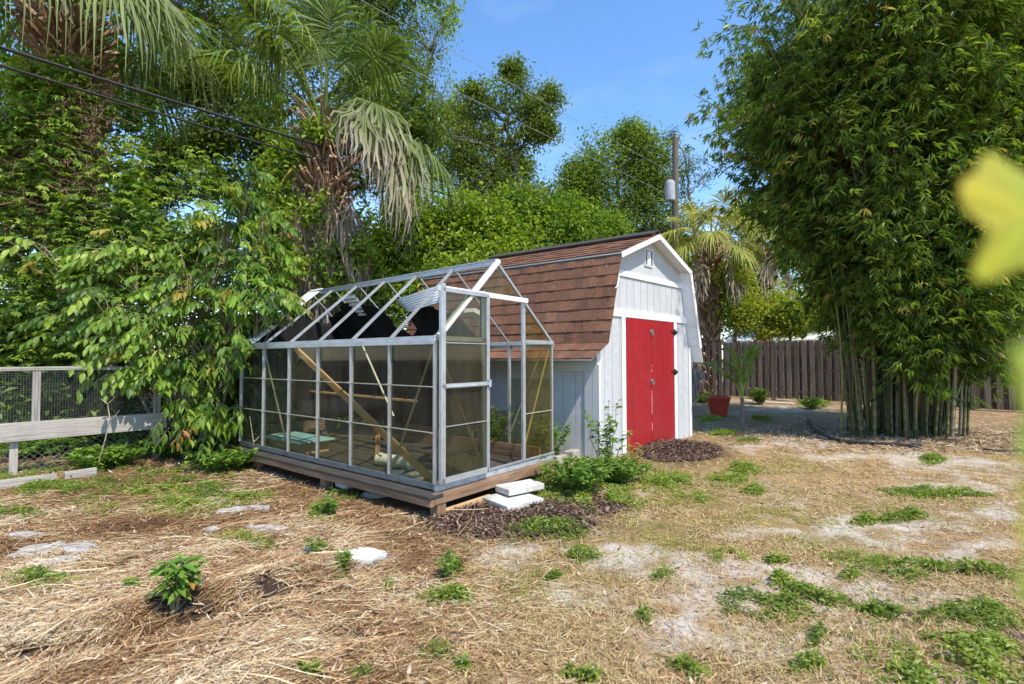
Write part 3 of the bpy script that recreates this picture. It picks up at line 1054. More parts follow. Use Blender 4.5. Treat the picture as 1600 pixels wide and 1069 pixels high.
# ------------------------------------------------------------------ shed
SA = np.array([sin(R(44.16)), cos(R(44.16)), 0])
SB = np.array([-sin(R(54)), cos(R(54)), 0])
S0 = np.array([1.139, 6.913, -.04])
WS, SL = 2.909, 3.75
INS, KZ, BZ, RZ, EZ, EO, OV = .346, 1.647, 2.935, 3.378, 1.424, .40, .193


def S(a, b, z):
    return S0 + SA * a + SB * b + UP * z


FN = unit(np.cross(SB * -1, UP)) * 0 + unit(np.cross(SA, UP))      # outward normal of the front
if FN @ SB > 0:
    FN = -FN
LN = unit(np.cross(SB, UP))
if LN @ SA > 0:
    LN = -LN
sh = thing('garden_shed', 'pale grey barn shed with brown shingle gambrel roof and red double doors', 'shed', S(WS / 2, 0, 0))


def top_at(a):
    x = min(a, WS - a)
    if x < INS:
        return KZ + (BZ - KZ) * x / INS
    return BZ + (RZ - BZ) * (x - INS) / (WS / 2 - INS)


# front and back walls
kn = [0, INS, WS / 2, WS - INS, WS]
for nm, b0 in (('front_wall', 0), ('back_wall', SL)):
    mb = MB()
    outl = [S(0, b0, -.05), S(WS, b0, -.05), S(WS, b0, KZ), S(WS - INS, b0, BZ), S(WS / 2, b0, RZ), S(INS, b0, BZ), S(0, b0, KZ)]
    ext = SB * (.06 if b0 == 0 else -.06)
    v = np.array(outl + [p + ext for p in outl])
    k = 7
    ts = [(6, 0, 1), (6, 1, 2), (5, 6, 2), (5, 2, 3), (4, 5, 3)]
    mb.add(v, [(i, (i + 1) % k, k + (i + 1) % k, k + i) for i in range(k)], ts + [(c + k, b_ + k, a_ + k) for a_, b_, c in ts])
    if b0 == 0:
        # siding boards with grooves between them; plain upper gable
        step = .203
        e = np.r_[np.arange(0, WS, step), WS]
        for a0, a1 in zip(e[:-1], e[1:]):
            a0, a1 = a0 + .004, a1 - .004
            ks = [a0] + [q for q in kn if a0 < q < a1] + [a1]
            for p, q in zip(ks[:-1], ks[1:]):
                lim = 2.66
                zt = [min(top_at(p), lim), min(top_at(q), lim)]
                mb.prism([S(p, 0, -.05) + FN * .009, S(q, 0, -.05) + FN * .009, S(q, 0, zt[1]) + FN * .009, S(p, 0, zt[0]) + FN * .009], FN * -.008, tint=np.ones(3) * rng.uniform(.96, 1.03))
        mb.prism([S(INS * .75, 0, 2.66) + FN * .01, S(WS - INS * .75, 0, 2.66) + FN * .01, S(WS - INS, 0, BZ) + FN * .01, S(WS / 2, 0, RZ) + FN * .01, S(INS, 0, BZ) + FN * .01], FN * -.009)
    mb.build(nm, GREYPAINT, sh)
for nm, a0 in (('side_wall', 0), ('side_wall', WS)):
    mb = MB()
    mb.prism([S(a0, .061, -.05), S(a0, SL - .061, -.05), S(a0, SL - .061, KZ), S(a0, .061, KZ)], SA * (.06 if a0 == 0 else -.06))
    if a0 == 0:
        e = np.r_[np.arange(.1, SL, .203), SL]
        for b0, b1 in zip(e[:-1], e[1:]):
            mb.prism([S(0, b0 + .004, -.05) + LN * .009, S(0, b1 - .004, -.05) + LN * .009, S(0, b1 - .004, KZ - .05) + LN * .009, S(0, b0 + .004, KZ - .05) + LN * .009], LN * -.008)
    mb.build(nm, GREYPAINT, sh)

# white trim
def trim(p, q, w_, d=.02, nm='trim_board', mat=WHITEPAINT, n=FN, lift=.012):
    mb = MB()
    off = n * (lift + d / 2)
    mb.beam(np.array(p) + off, np.array(q) + off, d, w_, up=unit(np.cross(np.array(q) - np.array(p), n)))
    return mb.build(nm, mat, sh, bevel=.003)


DL, DR_, DH = .744, 2.268, 2.04
trim(S(.29, 0, 2.685), S(WS - .29, 0, 2.685), .085)
trim(S(.22, 0, DH + .058), S(WS - .14, 0, DH + .058), .115)
trim(S(DL - .055, 0, -.05), S(DL - .055, 0, DH - .001), .1)
trim(S(DR_ + .05, 0, -.05), S(DR_ + .05, 0, DH - .001), .09)
trim(S(.045, 0, -.05), S(.045, 0, 1.5), .09)
trim(S(WS - .04, 0, -.05), S(WS - .04, 0, 1.62), .08)
trim(S(0, -.02, 0) + LN * 0, S(0, -.02, 1.35) + LN * 0, .1, n=LN, lift=.012, mat=GREYPAINT)
trim(S(0, .085, 0), S(0, .085, 1.35), .14, n=LN, lift=.01, mat=GREYPAINT)
trim(S(0, -.03, 1.32), S(0, SL, 1.32), .14, n=LN, lift=.013, nm='frieze_board', mat=GREYPAINT)
# gable vent
vc = S(WS / 2 - .0, 0, 3.02) + FN * .02
mb = MB()
for p, q in (((-.12, -.13), (.12, -.13)), ((-.12, .13), (.12, .13)), ((-.12, -.13), (-.12, .13)), ((.12, -.13), (.12, .13)), ((-.045, -.13), (-.045, .13)), ((.045, -.13), (.045, .13))):
    mb.beam(vc + SA * p[0] + UP * p[1], vc + SA * q[0] + UP * q[1], .016, .024, up=FN)
vt = mb.build('gable_vent', WHITEPAINT, sh)
mb = MB()
for z in np.linspace(-.11, .11, 9):
    mb.beam(vc + SA * -.11 + UP * z - FN * .004, vc + SA * .11 + UP * z - FN * .004, .012, .016, up=UP + FN * .6)
mb.build('louvre_blades', surf_mat('louvre_grey', [(.12, .12, .125), (.18, .18, .19), (.22, .22, .23)], 5), vt)
mb = MB()
mb.beam(vc + SA * .0 + UP * -.11 + FN * .008, vc + SA * .0 + UP * .1 + FN * .008, .065, .006, up=FN)
mb.build('vent_patch', WHITEPAINT, vt)

# red doors
for k, (a0, a1) in enumerate(((DL + .004, (DL + DR_) / 2 - .003), ((DL + DR_) / 2 + .003, DR_ - .004))):
    mb = MB()
    ed = np.linspace(a0, a1, 5)
    for e0, e1 in zip(ed[:-1], ed[1:]):
        mb.prism([S(e0 + .0012, 0, -.02) + FN * .026, S(e1 - .0012, 0, -.02) + FN * .026, S(e1 - .0012, 0, DH - .006) + FN * .026, S(e0 + .0012, 0, DH - .006) + FN * .026], FN * -.01, tint=np.ones(3) * rng.uniform(.93, 1.05))
    mb.prism([S(a0, 0, -.02) + FN * .0235, S(a1, 0, -.02) + FN * .0235, S(a1, 0, DH - .006) + FN * .0235, S(a0, 0, DH - .006) + FN * .0235], FN * -.02)
    d = mb.build('door', REDPAINT, sh)
    if k == 1:
        for z in (.55, 1.2, 1.87):
            mb = MB()
            mb.beam(S(a1 - .1, 0, z) + FN * .031, S(a1 + .1, 0, z) + FN * .04, .008, .03, up=UP)
            mb.beam(S(a1 + .01, 0, z - .05) + FN * .04, S(a1 + .01, 0, z + .05) + FN * .04, .022, .022, up=FN)
            mb.beam(S(a1 + .03, 0, z) + FN * .045, S(a1 + .08, 0, z) + FN * .045, .01, .05, up=UP)
            if z > 1:
                mb.build('hinge', IRON, d)
    else:
        for z, nm in ((1.08, 'latch'), (1.86, 'latch')):
            mb = MB()
            c = S(a1 + .003, 0, z) + FN * .033
            mb.beam(c - SA * .05 + UP * .0, c + SA * .05, .006, .05, up=UP)
            t = np.linspace(0, 2 * pi, 17)
            mb.tube([c + SA * .028 * cos(x) + UP * (.042 * sin(x) - .02) + FN * .014 for x in t], .007, 6)
            mb.build(nm, STEEL, d)
        for z0, z1 in ((.3, .42), (.55, .92), (1.22, 1.26), (1.3, 1.33)):
            mb = MB()
            mb.beam(S(a1 - .002, 0, z0) + FN * .0275, S(a1 - .002, 0, z1) + FN * .0275, .007, .002, up=FN)
            mb.build('worn_strip', WORN, d)

# roof: decks first (painted underside), then shingle courses
SHP = [(.11, .06, .04), (.17, .083, .05), (.21, .098, .056), (.14, .07, .045), (.26, .13, .078), (.09, .055, .042)]


def slope_frame(a0, z0, a1, z1):
    return (lambda t, b, lift: S(a0 + (a1 - a0) * t, b, z0 + (z1 - z0) * t) + nrm * lift), None


def roof_slope(name, a0, z0, a1, z1, courses, fine=True, b0=-OV, b1=SL + .1):
    p0, p1, pb = S(a0, 0, z0), S(a1, 0, z1), S(a0, 1, z0)
    nrm = unit(np.cross(p1 - p0, pb - p0))
    if nrm[2] < 0:
        nrm = -nrm
    mb = MB()
    pts = [S(a0, b0, z0), S(a0, b1, z0), S(a1, b1, z1), S(a1, b0, z1)]
    mb.prism(pts, nrm * -.022, mi=0)
    for c in range(courses):
        t0, t1 = c / courses, (c + 1.18) / courses
        t1 = min(t1, 1.0)
        b = b0 - .012 - rng.random() * .01
        off = rng.random() * .3
        while b < b1:
            wd = rng.uniform(.06, .2)
            e = min(b + wd, b1 + .01)
            th = .012 + (rng.random() < .45) * .006 + rng.random() * .002
            q0 = S(a0 + (a1 - a0) * t0, b, z0 + (z1 - z0) * t0)
            q1 = S(a0 + (a1 - a0) * t0, e, z0 + (z1 - z0) * t0)
            q2 = S(a0 + (a1 - a0) * t1, e, z0 + (z1 - z0) * t1)
            q3 = S(a0 + (a1 - a0) * t1, b, z0 + (z1 - z0) * t1)
            dn = unit(p0 - p1) * rng.uniform(0, .006)
            lo = nrm * (.002 + th)
            hi = nrm * .003
            V = [q0 + nrm * .001 + dn, q1 + nrm * .001 + dn, q2 + nrm * .001, q3 + nrm * .001, q0 + lo + dn, q1 + lo + dn, q2 + hi, q3 + hi]
            mb.add(V, [(0, 1, 5, 4), (1, 2, 6, 5), (3, 0, 4, 7), (4, 5, 6, 7)], tint=pal(1, SHP)[0] * .62 + np.array([.155, .077, .048]) * .38, mi=1)
            b = e + .002
    return mb.build(name, [WHITEPAINT, SHINGLE], sh)


roof_slope('lower_roof_slope', 0, KZ, INS, BZ, 8)
roof_slope('eave_flare', -EO, EZ, -.003, KZ, 2)
roof_slope('upper_roof_slope', INS - .03, BZ - .01, WS / 2, RZ, 6)
roof_slope('upper_roof_slope', WS - INS + .03, BZ - .01, WS / 2, RZ, 6)
roof_slope('lower_roof_slope', WS, KZ, WS - INS, BZ, 8)
roof_slope('eave_flare', WS + .1, KZ - .28, WS + .003, KZ, 1)
# brown flashing strip at the break, and ridge vent
mb = MB()
for a_ in (INS,):
    p, q = S(a_ - .012, -OV - .01, BZ - .045), S(a_ - .012, SL + .1, BZ - .045)
    mb.beam(p, q, .018, .1, up=UP - SA * -.28)
mb.build('break_flashing', surf_mat('brown_metal', [(.075, .052, .04), (.1, .07, .055), (.125, .09, .07)], 6, rough=.95, spec=.03), sh)
mb = MB()
for s_ in (-1, 1):
    mb.beam(S(WS / 2 + s_ * .1, -OV + .02, RZ + .012), S(WS / 2 + s_ * .1, 3.05, RZ + .012), .23, .03, up=UP + SA * s_ * .42)
mb.build('ridge_vent', surf_mat('dark_vent', [(.035, .03, .028), (.06, .05, .045), (.09, .075, .065)], 20), sh)
# rake fascias (front edge of the roof)
def fascia(a0, z0, a1, z1, h=.1, drop=.03):
    p, q = S(a0, -OV, z0), S(a1, -OV, z1)
    dn = unit(np.cross(q - p, FN))
    if dn[2] > 0:
        dn = -dn
    mb = MB()
    mb.prism([p + dn * .0, q + dn * .0, q + dn * h, p + dn * h], FN * .018)
    mb.build('rake_fascia', WHITEPAINT, sh)


fascia(INS - .02, BZ - .012, WS / 2, RZ - .003, .075)
fascia(WS - INS + .02, BZ - .012, WS / 2, RZ - .003, .075)
fascia(WS + .02, KZ - .03, WS - INS + .015, BZ - .02, .075)
# soffits under the overhang (right lower slope is the one seen from in front)
mb = MB()
p0, p1 = S(WS - .03, 0, KZ), S(WS - INS - .02, 0, BZ - .03)
mb.prism([p0, p1, p1 - SB * OV, p0 - SB * OV], -SA * .012)
mb.build('soffit', WHITEPAINT, sh)
# dangling torn strip of trim at the rake
mb = MB()
p = S(INS * .75, -OV - .02, 2.62)
mb.strips(np.array([[p, p + UP * -.09 - SA * .015, p + UP * -.17 - SA * .05, p + UP * -.22 - SA * .1]]), .025, unit(SA + UP * .2)[None], np.array([1, 1, 1.0]))
ob = mb.build('torn_trim', WHITEPAINT, sh)
ob.modifiers.new('thick', 'SOLIDIFY').thickness = .004

# ------------------------------------------------------------------ wooden fence at the back
FP0, FP1 = np.array([5.2, 20.2, 0]), np.array([15.5, 9.75, 0])
FD = unit(FP1 - FP0)
FNn = np.array([-FD[1], FD[0], 0])
if FNn[1] > 0:
    FNn = -FNn
FLEN = np.linalg.norm(FP1 - FP0)
fe = thing('board_fence', 'tall dark shadowbox fence of weathered boards behind the shed and bamboo', 'fence', FP0)
npan = 6
pl = FLEN / npan
for k in range(npan + 1):
    mb = MB()
    p = FP0 + FD * pl * k
    mb.beam(p - UP * .1, p + UP * 1.85, .1, .1, up=FD)
    mb.build('fence_post', FENCEWOOD, fe)
for k in range(npan):
    mb = MB()
    for z in (.3, 1.0, 1.7):
        a, b = FP0 + FD * (pl * k + .05), FP0 + FD * (pl * (k + 1) - .05)
        mb.beam(a + UP * z, b + UP * z, .04, .085)
    mb.build('rail', FENCEWOOD, fe)
    mb = MB()
    n = int(pl / .108)
    st = pl / n
    for j in range(n):
        front = j % 2 == 0
        p = FP0 + FD * (pl * k + st * (j + .5)) + FNn * (.038 if front else -.055)
        t = np.ones(3) * rng.uniform(.7, 1.25) * np.array([1, rng.uniform(.95, 1.02), rng.uniform(.92, 1.02)])
        hh = 1.93 + rng.normal() * .012
        tl = FD * rng.normal() * .006
        wd = .122
        b0, b1 = p + UP * .06, p + UP * (hh - .03) + tl
        mb.beam(b0, b1, .018, wd, up=FD, tint=t)
        mb.prism([b1 - FD * wd / 2 - FNn * .009, b1 + FD * wd / 2 - FNn * .009, b1 + FD * (wd / 2 - .03) + UP * .03 - FNn * .009, b1 - FD * (wd / 2 - .03) + UP * .03 - FNn * .009], FNn * .018, tint=t)
    mb.build('board_panel', FENCEWOOD, fe)
# short pale post with white cap in front of the fence
p = gpz(1338, 628)
pp = thing('capped_post', 'pale grey wooden post with a white cap near the bamboo', 'post', p)
mb = MB()
mb.beam(p - UP * .1, p + UP * .98, .11, .11, up=FD)
mb.build('post', GREYWOOD, pp)
mb = MB()
mb.beam(p + UP * .93, p + UP * 1.06, .15, .15, up=FD)
mb.build('cap', WHITEPAINT, pp, bevel=.01)

# neighbour's outbuilding over the fence
nb = thing('neighbour_house', 'low pale building with a white metal roof beyond the board fence', 'house', at(1290, 560, 23) * [1, 1, 0])
c = at(1300, 560, 24)
c[2] = 0
mb = MB()
mb.beam(c + UP * 1.05 - FD * 4, c + UP * 1.05 + FD * 6, 5, 2.1)
mb.build('wall', STUCCO, nb)
mb = MB()
n_ = unit(np.cross(FD, UP))
for s_ in (-1, 1):
    e0, e1 = c + n_ * s_ * 2.9 + UP * 2.12, c + UP * 2.75
    mb.prism([e0 - FD * 4.3, e0 + FD * 6.3, e1 + FD * 6.3, e1 - FD * 4.3], UP * .08)
mb.build('roof', WHITEROOF, nb)
mb = MB()
for s_ in (-1, 1):
    e0 = c + n_ * s_ * 2.92 + UP * 2.1
    mb.beam(e0 - FD * 4.3, e0 + FD * 6.3, .05, .16)
mb.build('eave_trim', WHITEPAINT, nb)

# ------------------------------------------------------------------ wire fence on the left
WF0, WF1 = np.array([-6.9, 5.05, 0]), np.array([-5.05, 7.2, 0])
WD = unit(WF1 - WF0)
WN = np.array([WD[1], -WD[0], 0])
WL = np.linalg.norm(WF1 - WF0)
wf = thing('wire_fence', 'grey wooden framed wire mesh fence below the leaning bush', 'fence', WF0)
ZR = 1.28
mb = MB()
q = WF0 + WD * 2.02
mb.beam(WF0 + UP * ZR, q + UP * (ZR + .004), .07, .045)
mb.beam(q + WD * .004 + UP * (ZR - .004), WF1 + WD * .06 + UP * (ZR - .01), .07, .045)
mb.build('top_rail', GREYWOOD, wf, bevel=.003)
for t, z0, z1 in ((.05, -.1, ZR), (.555 * WL, .6, ZR), (.49 * WL, -.1, .5), (WL, -.1, ZR)):
    p = WF0 + WD * t
    mb = MB()
    mb.beam(p + UP * z0 - WN * .005, p + UP * (z1 - .025) - WN * .005, .06, .075, up=WD)
    mb.build('post', GREYWOOD, wf, bevel=.003)
mb = MB()
mb.beam(WF0 + UP * .51 + WN * .07, WF1 + WD * .1 + UP * .51 + WN * .07, .035, .19)
mb.build('skirt_board', GREYWOOD, wf, bevel=.004)
mb = MB()
mb.beam(WF0 + UP * .62 + WN * .03, WF1 + WD * .06 + UP * .62 + WN * .03, .1, .03)
mb.build('ledge_board', GREYWOOD, wf, bevel=.003)
# square mesh above, diamond chain link below
mb = MB()
st = .026
xs = np.arange(0, WL, st)
pth = np.stack([np.stack([WF0 + WD * x + UP * .6 + WN * .036, WF0 + WD * x + UP * (ZR + .0) + WN * .036]) for x in xs])
mb.strips(pth, .0028, np.repeat(WD[None], len(xs), 0), np.ones(3))
zs = np.arange(.63, ZR, st)
pth = np.stack([np.stack([WF0 + UP * z + WN * .0365, WF1 + UP * z + WN * .0365]) for z in zs])
mb.strips(pth, .0028, np.repeat(UP[None], len(zs), 0), np.ones(3))
ob = mb.build('wire_mesh', surf_mat('dull_wire', [(.06, .06, .06), (.1, .1, .095), (.14, .14, .13)], 20), wf)
mb = MB()
cell = .075
zt, zb = .5, -.02
n = int((WL + .6) / cell)
H = zt - zb
for s_ in (1, -1):
    pth = []
    for k in range(-int(H / cell) - 1, n):
        a = k * cell
        x0, x1 = (a, a + H) if s_ > 0 else (a + H, a)
        z0, z1 = zb, zt
        # clip
        t0, t1 = 0, 1
        dx = x1 - x0
        lo, hi = sorted([(0 - x0) / dx, (WL - x0) / dx])
        t0, t1 = max(0, lo), min(1, hi)
        if t1 <= t0:
            continue
        A = WF0 + WD * (x0 + dx * t0) + UP * (z0 + H * t0) - WN * (.03 + .003 * s_)
        B = WF0 + WD * (x0 + dx * t1) + UP * (z0 + H * t1) - WN * (.03 + .003 * s_)
        pth.append([A, B])
    mb.strips(np.array(pth), .0045, np.repeat(unit(WD + UP * (-s_))[None], len(pth), 0), np.ones(3))
mb.build('chain_link', surf_mat('rusty_wire', [(.1, .09, .08), (.17, .16, .15), (.22, .21, .2)], 20), wf)
# boards lying in the weeds before the fence
for (u0, v0, u1, v1, lab) in ((-60, 771, 88, 752, 'long grey board lying on the ground before the wire fence'), (100, 750, 150, 742, 'short pale grey board end poking from the weeds')):
    a, b = gpz(u0, v0), gpz(u1, v1)
    mb = MB()
    mb.beam(a + UP * .05, b + UP * .05, .05, .1)
    tag(mb.build('fallen_board', GREYWOOD, bevel=.004), lab, 'board')
# grey plank stub in the bush at the end of the fence
mb = MB()
a, b = at(247, 698, 7.3), at(290, 700, 7.6)
mb.beam(a, b, .04, .14)
tag(mb.build('timber_sleeper', GREYWOOD, bevel=.004), 'short grey timber on edge past the end of the wire fence', 'timber')

# ------------------------------------------------------------------ utility pole and wires
pb = at(1055, 560, 21)
pb[2] = 0
up = thing('utility_pole', 'weathered wooden utility pole with a grey transformer above the trees', 'utility pole', pb)
mb = MB()
ptop = at(1056, 216, 21)
mb.tube([pb - UP * .3, pb * .5 + ptop * .5, ptop], [.17, .145, .12], 14)
mb.build('pole', POLEWOOD, up)
tcn = at(1046, 301, 21) - np.array([0, .12, 0])
mb = MB()
hh = .42
mb.lathe(tcn, [(0, -hh), (.18, -hh), (.205, -hh + .05), (.205, hh - .08), (.19, hh - .02), (.12, hh + .03), (0, hh + .04)], 20)
tr = mb.build('transformer', TRANSF, up)
mb = MB()
for k in (-.09, .08):
    mb.lathe(tcn + np.array([k, 0, hh]), [(.03, 0), (.05, .05), (.03, .08), (.05, .11), (.03, .14), (.045, .17), (0, .22)], 10)
mb.build('bushing', surf_mat('brown_porcelain', [(.1, .05, .03), (.16, .08, .05), (.2, .11, .07)], 5, rough=.3), tr)
mb = MB()
mb.beam(tcn + np.array([.1, .1, .2]), tcn + np.array([.35, .25, .2]), .05, .08)
mb.beam(tcn + np.array([.1, .1, -.25]), tcn + np.array([.35, .25, -.25]), .05, .08)
mb.build('bracket', IRON, up)
mb = MB()
q = at(1056, 240, 21)
mb.lathe(at(1058, 217, 21), [(.02, 0), (.06, .03), (.06, .1), (.03, .13), (.06, .17), (0, .24)], 10)
mb.build('insulator', TRANSF, up)
wires = [((-7.2, 4.1, 4.95), (6.75, 20.85, 6.62), .36, .02, 'thicker black power cable sagging from the pole across the palms', RUBBER),
         ((-7.2, 4.1, 4.77), (6.75, 20.85, 6.35), .42, .016, 'lower black power cable running just beneath the thicker one', RUBBER),
         ((-7.37, 5.4, 7.7), (6.75, 20.85, 8.1), .02, .006, 'thin pale wire rising from the pole over the palm crown', WIREM),
         ((-7.2, 5.4, 8.5), (6.75, 20.85, 9.1), .02, .006, 'highest thin pale wire running to the pole top', WIREM)]
for (a, b, sag, r, lab, mat) in wires:
    A, B = np.array(a), np.array(b)
    t = np.linspace(0, 1, 40)[:, None]
    pts = A * (1 - t) + B * t - UP * 4 * sag * t * (1 - t)
    mb = MB()
    mb.tube(pts, r, 6)
    tag(mb.build('power_line', mat), lab, 'power line', 'overhead lines to the utility pole')

# ------------------------------------------------------------------ pot, hose
pc = gpz(1123, 651)
pot = thing('plant_pot', 'large red plastic plant pot standing behind the shed corner', 'plant pot', pc)
mb = MB()
mb.lathe(pc, [(0, 0.0), (.17, 0.0), (.185, .02), (.255, .4), (.262, .41), (.275, .415), (.275, .47), (.262, .475), (.25, .47), (.245, .4), (.24, .36)], 36)
mb.build('pot_shell', TERRA, pot, smooth=True)
mb = MB()
mb.lathe(pc, [(.243, .38), (.15, .4), (0, .41)], 24)
mb.build('potting_soil', SOIL, pot)
mb = MB()
hp = [(1262, 660), (1268, 670), (1280, 680), (1296, 689), (1318, 695), (1350, 697), (1390, 699), (1430, 702), (1437, 701)]
hpts = np.array([gpz(u, v) + UP * .035 for u, v in hp])
t = np.linspace(0, len(hp) - 1, 60)
hs = np.stack([np.interp(t, np.arange(len(hp)), hpts[:, k]) for k in range(3)], 1)
for _ in range(6):
    hs[1:-1] = (hs[:-2] + hs[1:-1] * 2 + hs[2:]) / 4
mb.tube(hs, .03, 10)
tag(mb.build('garden_hose', RUBBER, smooth=True), 'black hose lying in a curve on the ground before the bamboo', 'hose')
mb = MB()
hs = np.array([gpz(u, v) + UP * .018 for u, v in ((1535, 706), (1560, 708), (1590, 708), (1640, 710))])
mb.tube(hs, .018, 8)
tag(mb.build('garden_hose', RUBBER, smooth=True), 'short dark hose end on the green ground past the bamboo', 'hose')
mb = MB()
hs = np.array([gpz(u, v) + UP * .02 for u, v in ((1160, 627), (1190, 630), (1240, 633))])
mb.tube(hs, .025, 8)
tag(mb.build('white_pipe', PVC), 'thin white pipe lying on the ground at the fence foot', 'pipe')

# ------------------------------------------------------------------ plants: generators
def px_lobe(u, v, d, ru, rv, rd=None):
    k = d / F
    return at(u, v, d), np.array([ru * k, (rd if rd else (ru + rv) * .5 * k), rv * k])


def wiggle(a, b, n, amp):
    t = np.linspace(0, 1, n)[:, None]
    p = a * (1 - t) + b * t
    w_ = rng.normal(size=(n, 3)) * amp
    w_[0] = w_[-1] = 0
    return p + w_


def lobe_points(c, r, n, gap=.42, shell=.5, seed=0):
    """Clump centres in a lumpy ellipsoid with holes in it."""
    d = rvec(n * 3)
    rad = (shell ** 3 + (1 - shell ** 3) * rng.random(n * 3)) ** (1 / 3)
    rad *= .5 + .95 * vnoise(d * 1.9 + c, 1.5, seed)
    far_ = rng.random(n * 3) < .05
    rad[far_] *= 1.18
    p = c + d * rad[:, None] * r
    keep = vnoise(p, 1.5 / max(r.mean(), .25), seed + 5) > gap
    return p[keep][:n]


def leaf_cloud(mb, C, per, rad, L, W, cols, updir=.6, droop=.3, detail=1, fold=.2, curl=.15, out=None, yellow=None):
    """Scatter leaves round clump centres C."""
    n = len(C) * per
    P = np.repeat(C, per, 0) + rng.normal(size=(n, 3)) * rad * np.array([1, 1, .75])
    D = rvec(n)
    D[:, 2] = D[:, 2] * .5 - droop
    N = rvec(n) * (1 - updir) + np.array([0, 0, updir * 1.6])
    cl = np.repeat(rng.random(len(C)), per)
    t = np.clip(.7 * cl + .42 * rng.random(n) - .06, 0, 1)
    T = pal(n, cols, t)
    if yellow:
        m = rng.random(n) < yellow[0]
        T[m] = np.array(yellow[1]) * rng.uniform(.7, 1.2, (m.sum(), 1))
    s = rng.uniform(.65, 1.2, n)
    mb.leaves(P, D, N, L * s, W * s, T, fold=fold, curl=curl, detail=detail)


def tree(name, label, cat, base, trunk, r0, lobes, nclump, per, rad, L, W, cols, mat=LEAF, group=None, gap=.4, shell=.45, updir=.6, droop=.3,
         r1=.04, detail=1, yellow=None, twigs=True, bark=BARK, curl=.15, twig_r=.012):
    t = thing(name, label, cat, base, group)
    wood = MB()
    tp = np.array([base] + list(trunk), float)
    k = np.linspace(0, len(tp) - 1, 6 * len(tp))
    tp = np.stack([np.interp(k, np.arange(len(tp)), tp[:, i]) for i in range(3)], 1)
    tp[1:-1] += rng.normal(size=(len(tp) - 2, 3)) * r0 * .25
    tp[0, 2] -= .15
    wood.tube(tp, np.linspace(r0, r1, len(tp)), 10)
    crown = MB()
    for li, (c, r) in enumerate(lobes):
        j = np.argmin(np.linalg.norm(tp - (c - UP * r[2] * 1.0), axis=1) + .3 * np.abs(np.arange(len(tp)) / len(tp) - .7))
        lim = wiggle(tp[j], c, 7, .05 * np.linalg.norm(c - tp[j]))
        lr = max(min(r0 * .45, .03 + .06 * r.mean()), .012)
        wood.tube(lim, np.linspace(lr, lr * .35, 7), 7)
        C = lobe_points(c, r, nclump, gap, shell, li + int(abs(c[0]) * 10))
        if not len(C):
            continue
        if twigs:
            for p in C[::2]:
                q = lim[rng.integers(3, 7)]
                wood.tube(wiggle(q, p, 4, .06 * np.linalg.norm(p - q)), np.linspace(twig_r, twig_r * .35, 4), 4, cap=False)
        lf = rng.uniform(.75, 1.3)
        leaf_cloud(crown, C, per, rad, L * lf, W * lf, cols, updir, droop, detail, yellow=yellow, curl=curl)
    wood.build('trunk', bark, t, smooth=True)
    crown.build('crown', mat, t)
    return t


def sprig_leaves(mb, P, D, n, Lr, L, W, T, hang=.55, detail=2):
    """Sprays of alternate hanging leaves: start P, heading D, rachis length Lr; returns rachis paths."""
    m = len(P)
    t = (np.arange(n) + .8) / n
    D = unit(D)
    S = unit(np.cross(D, UP + rng.normal(size=(m, 3)) * .1))
    pts = P[:, None] + D[:, None] * (Lr[:, None, None] * t[None, :, None]) - UP * (Lr[:, None, None] * .45 * t[None, :, None] ** 2)
    sg = np.where(np.arange(n) % 2, 1, -1)[None, :, None]
    dd = D[:, None] * (.35 + .5 * t[None, :, None]) + S[:, None] * sg * .75 - UP * hang * rng.uniform(.5, 1.5, (m, n, 1)) + rng.normal(size=(m, n, 3)) * .16
    nn = UP + S[:, None] * sg * .45 + rng.normal(size=(m, n, 3)) * .25
    s = rng.uniform(.75, 1.15, (m, n)) * (1 - .25 * np.abs(t - .5))[None]
    tt = np.repeat(T[:, None], n, 1) * rng.uniform(.85, 1.15, (m, n, 1))
    mb.leaves(pts.reshape(-1, 3), dd.reshape(-1, 3), nn.reshape(-1, 3), (L * s).ravel(), (W * s).ravel(), tt.reshape(-1, 3), fold=.14, curl=.22, detail=detail)
    return pts


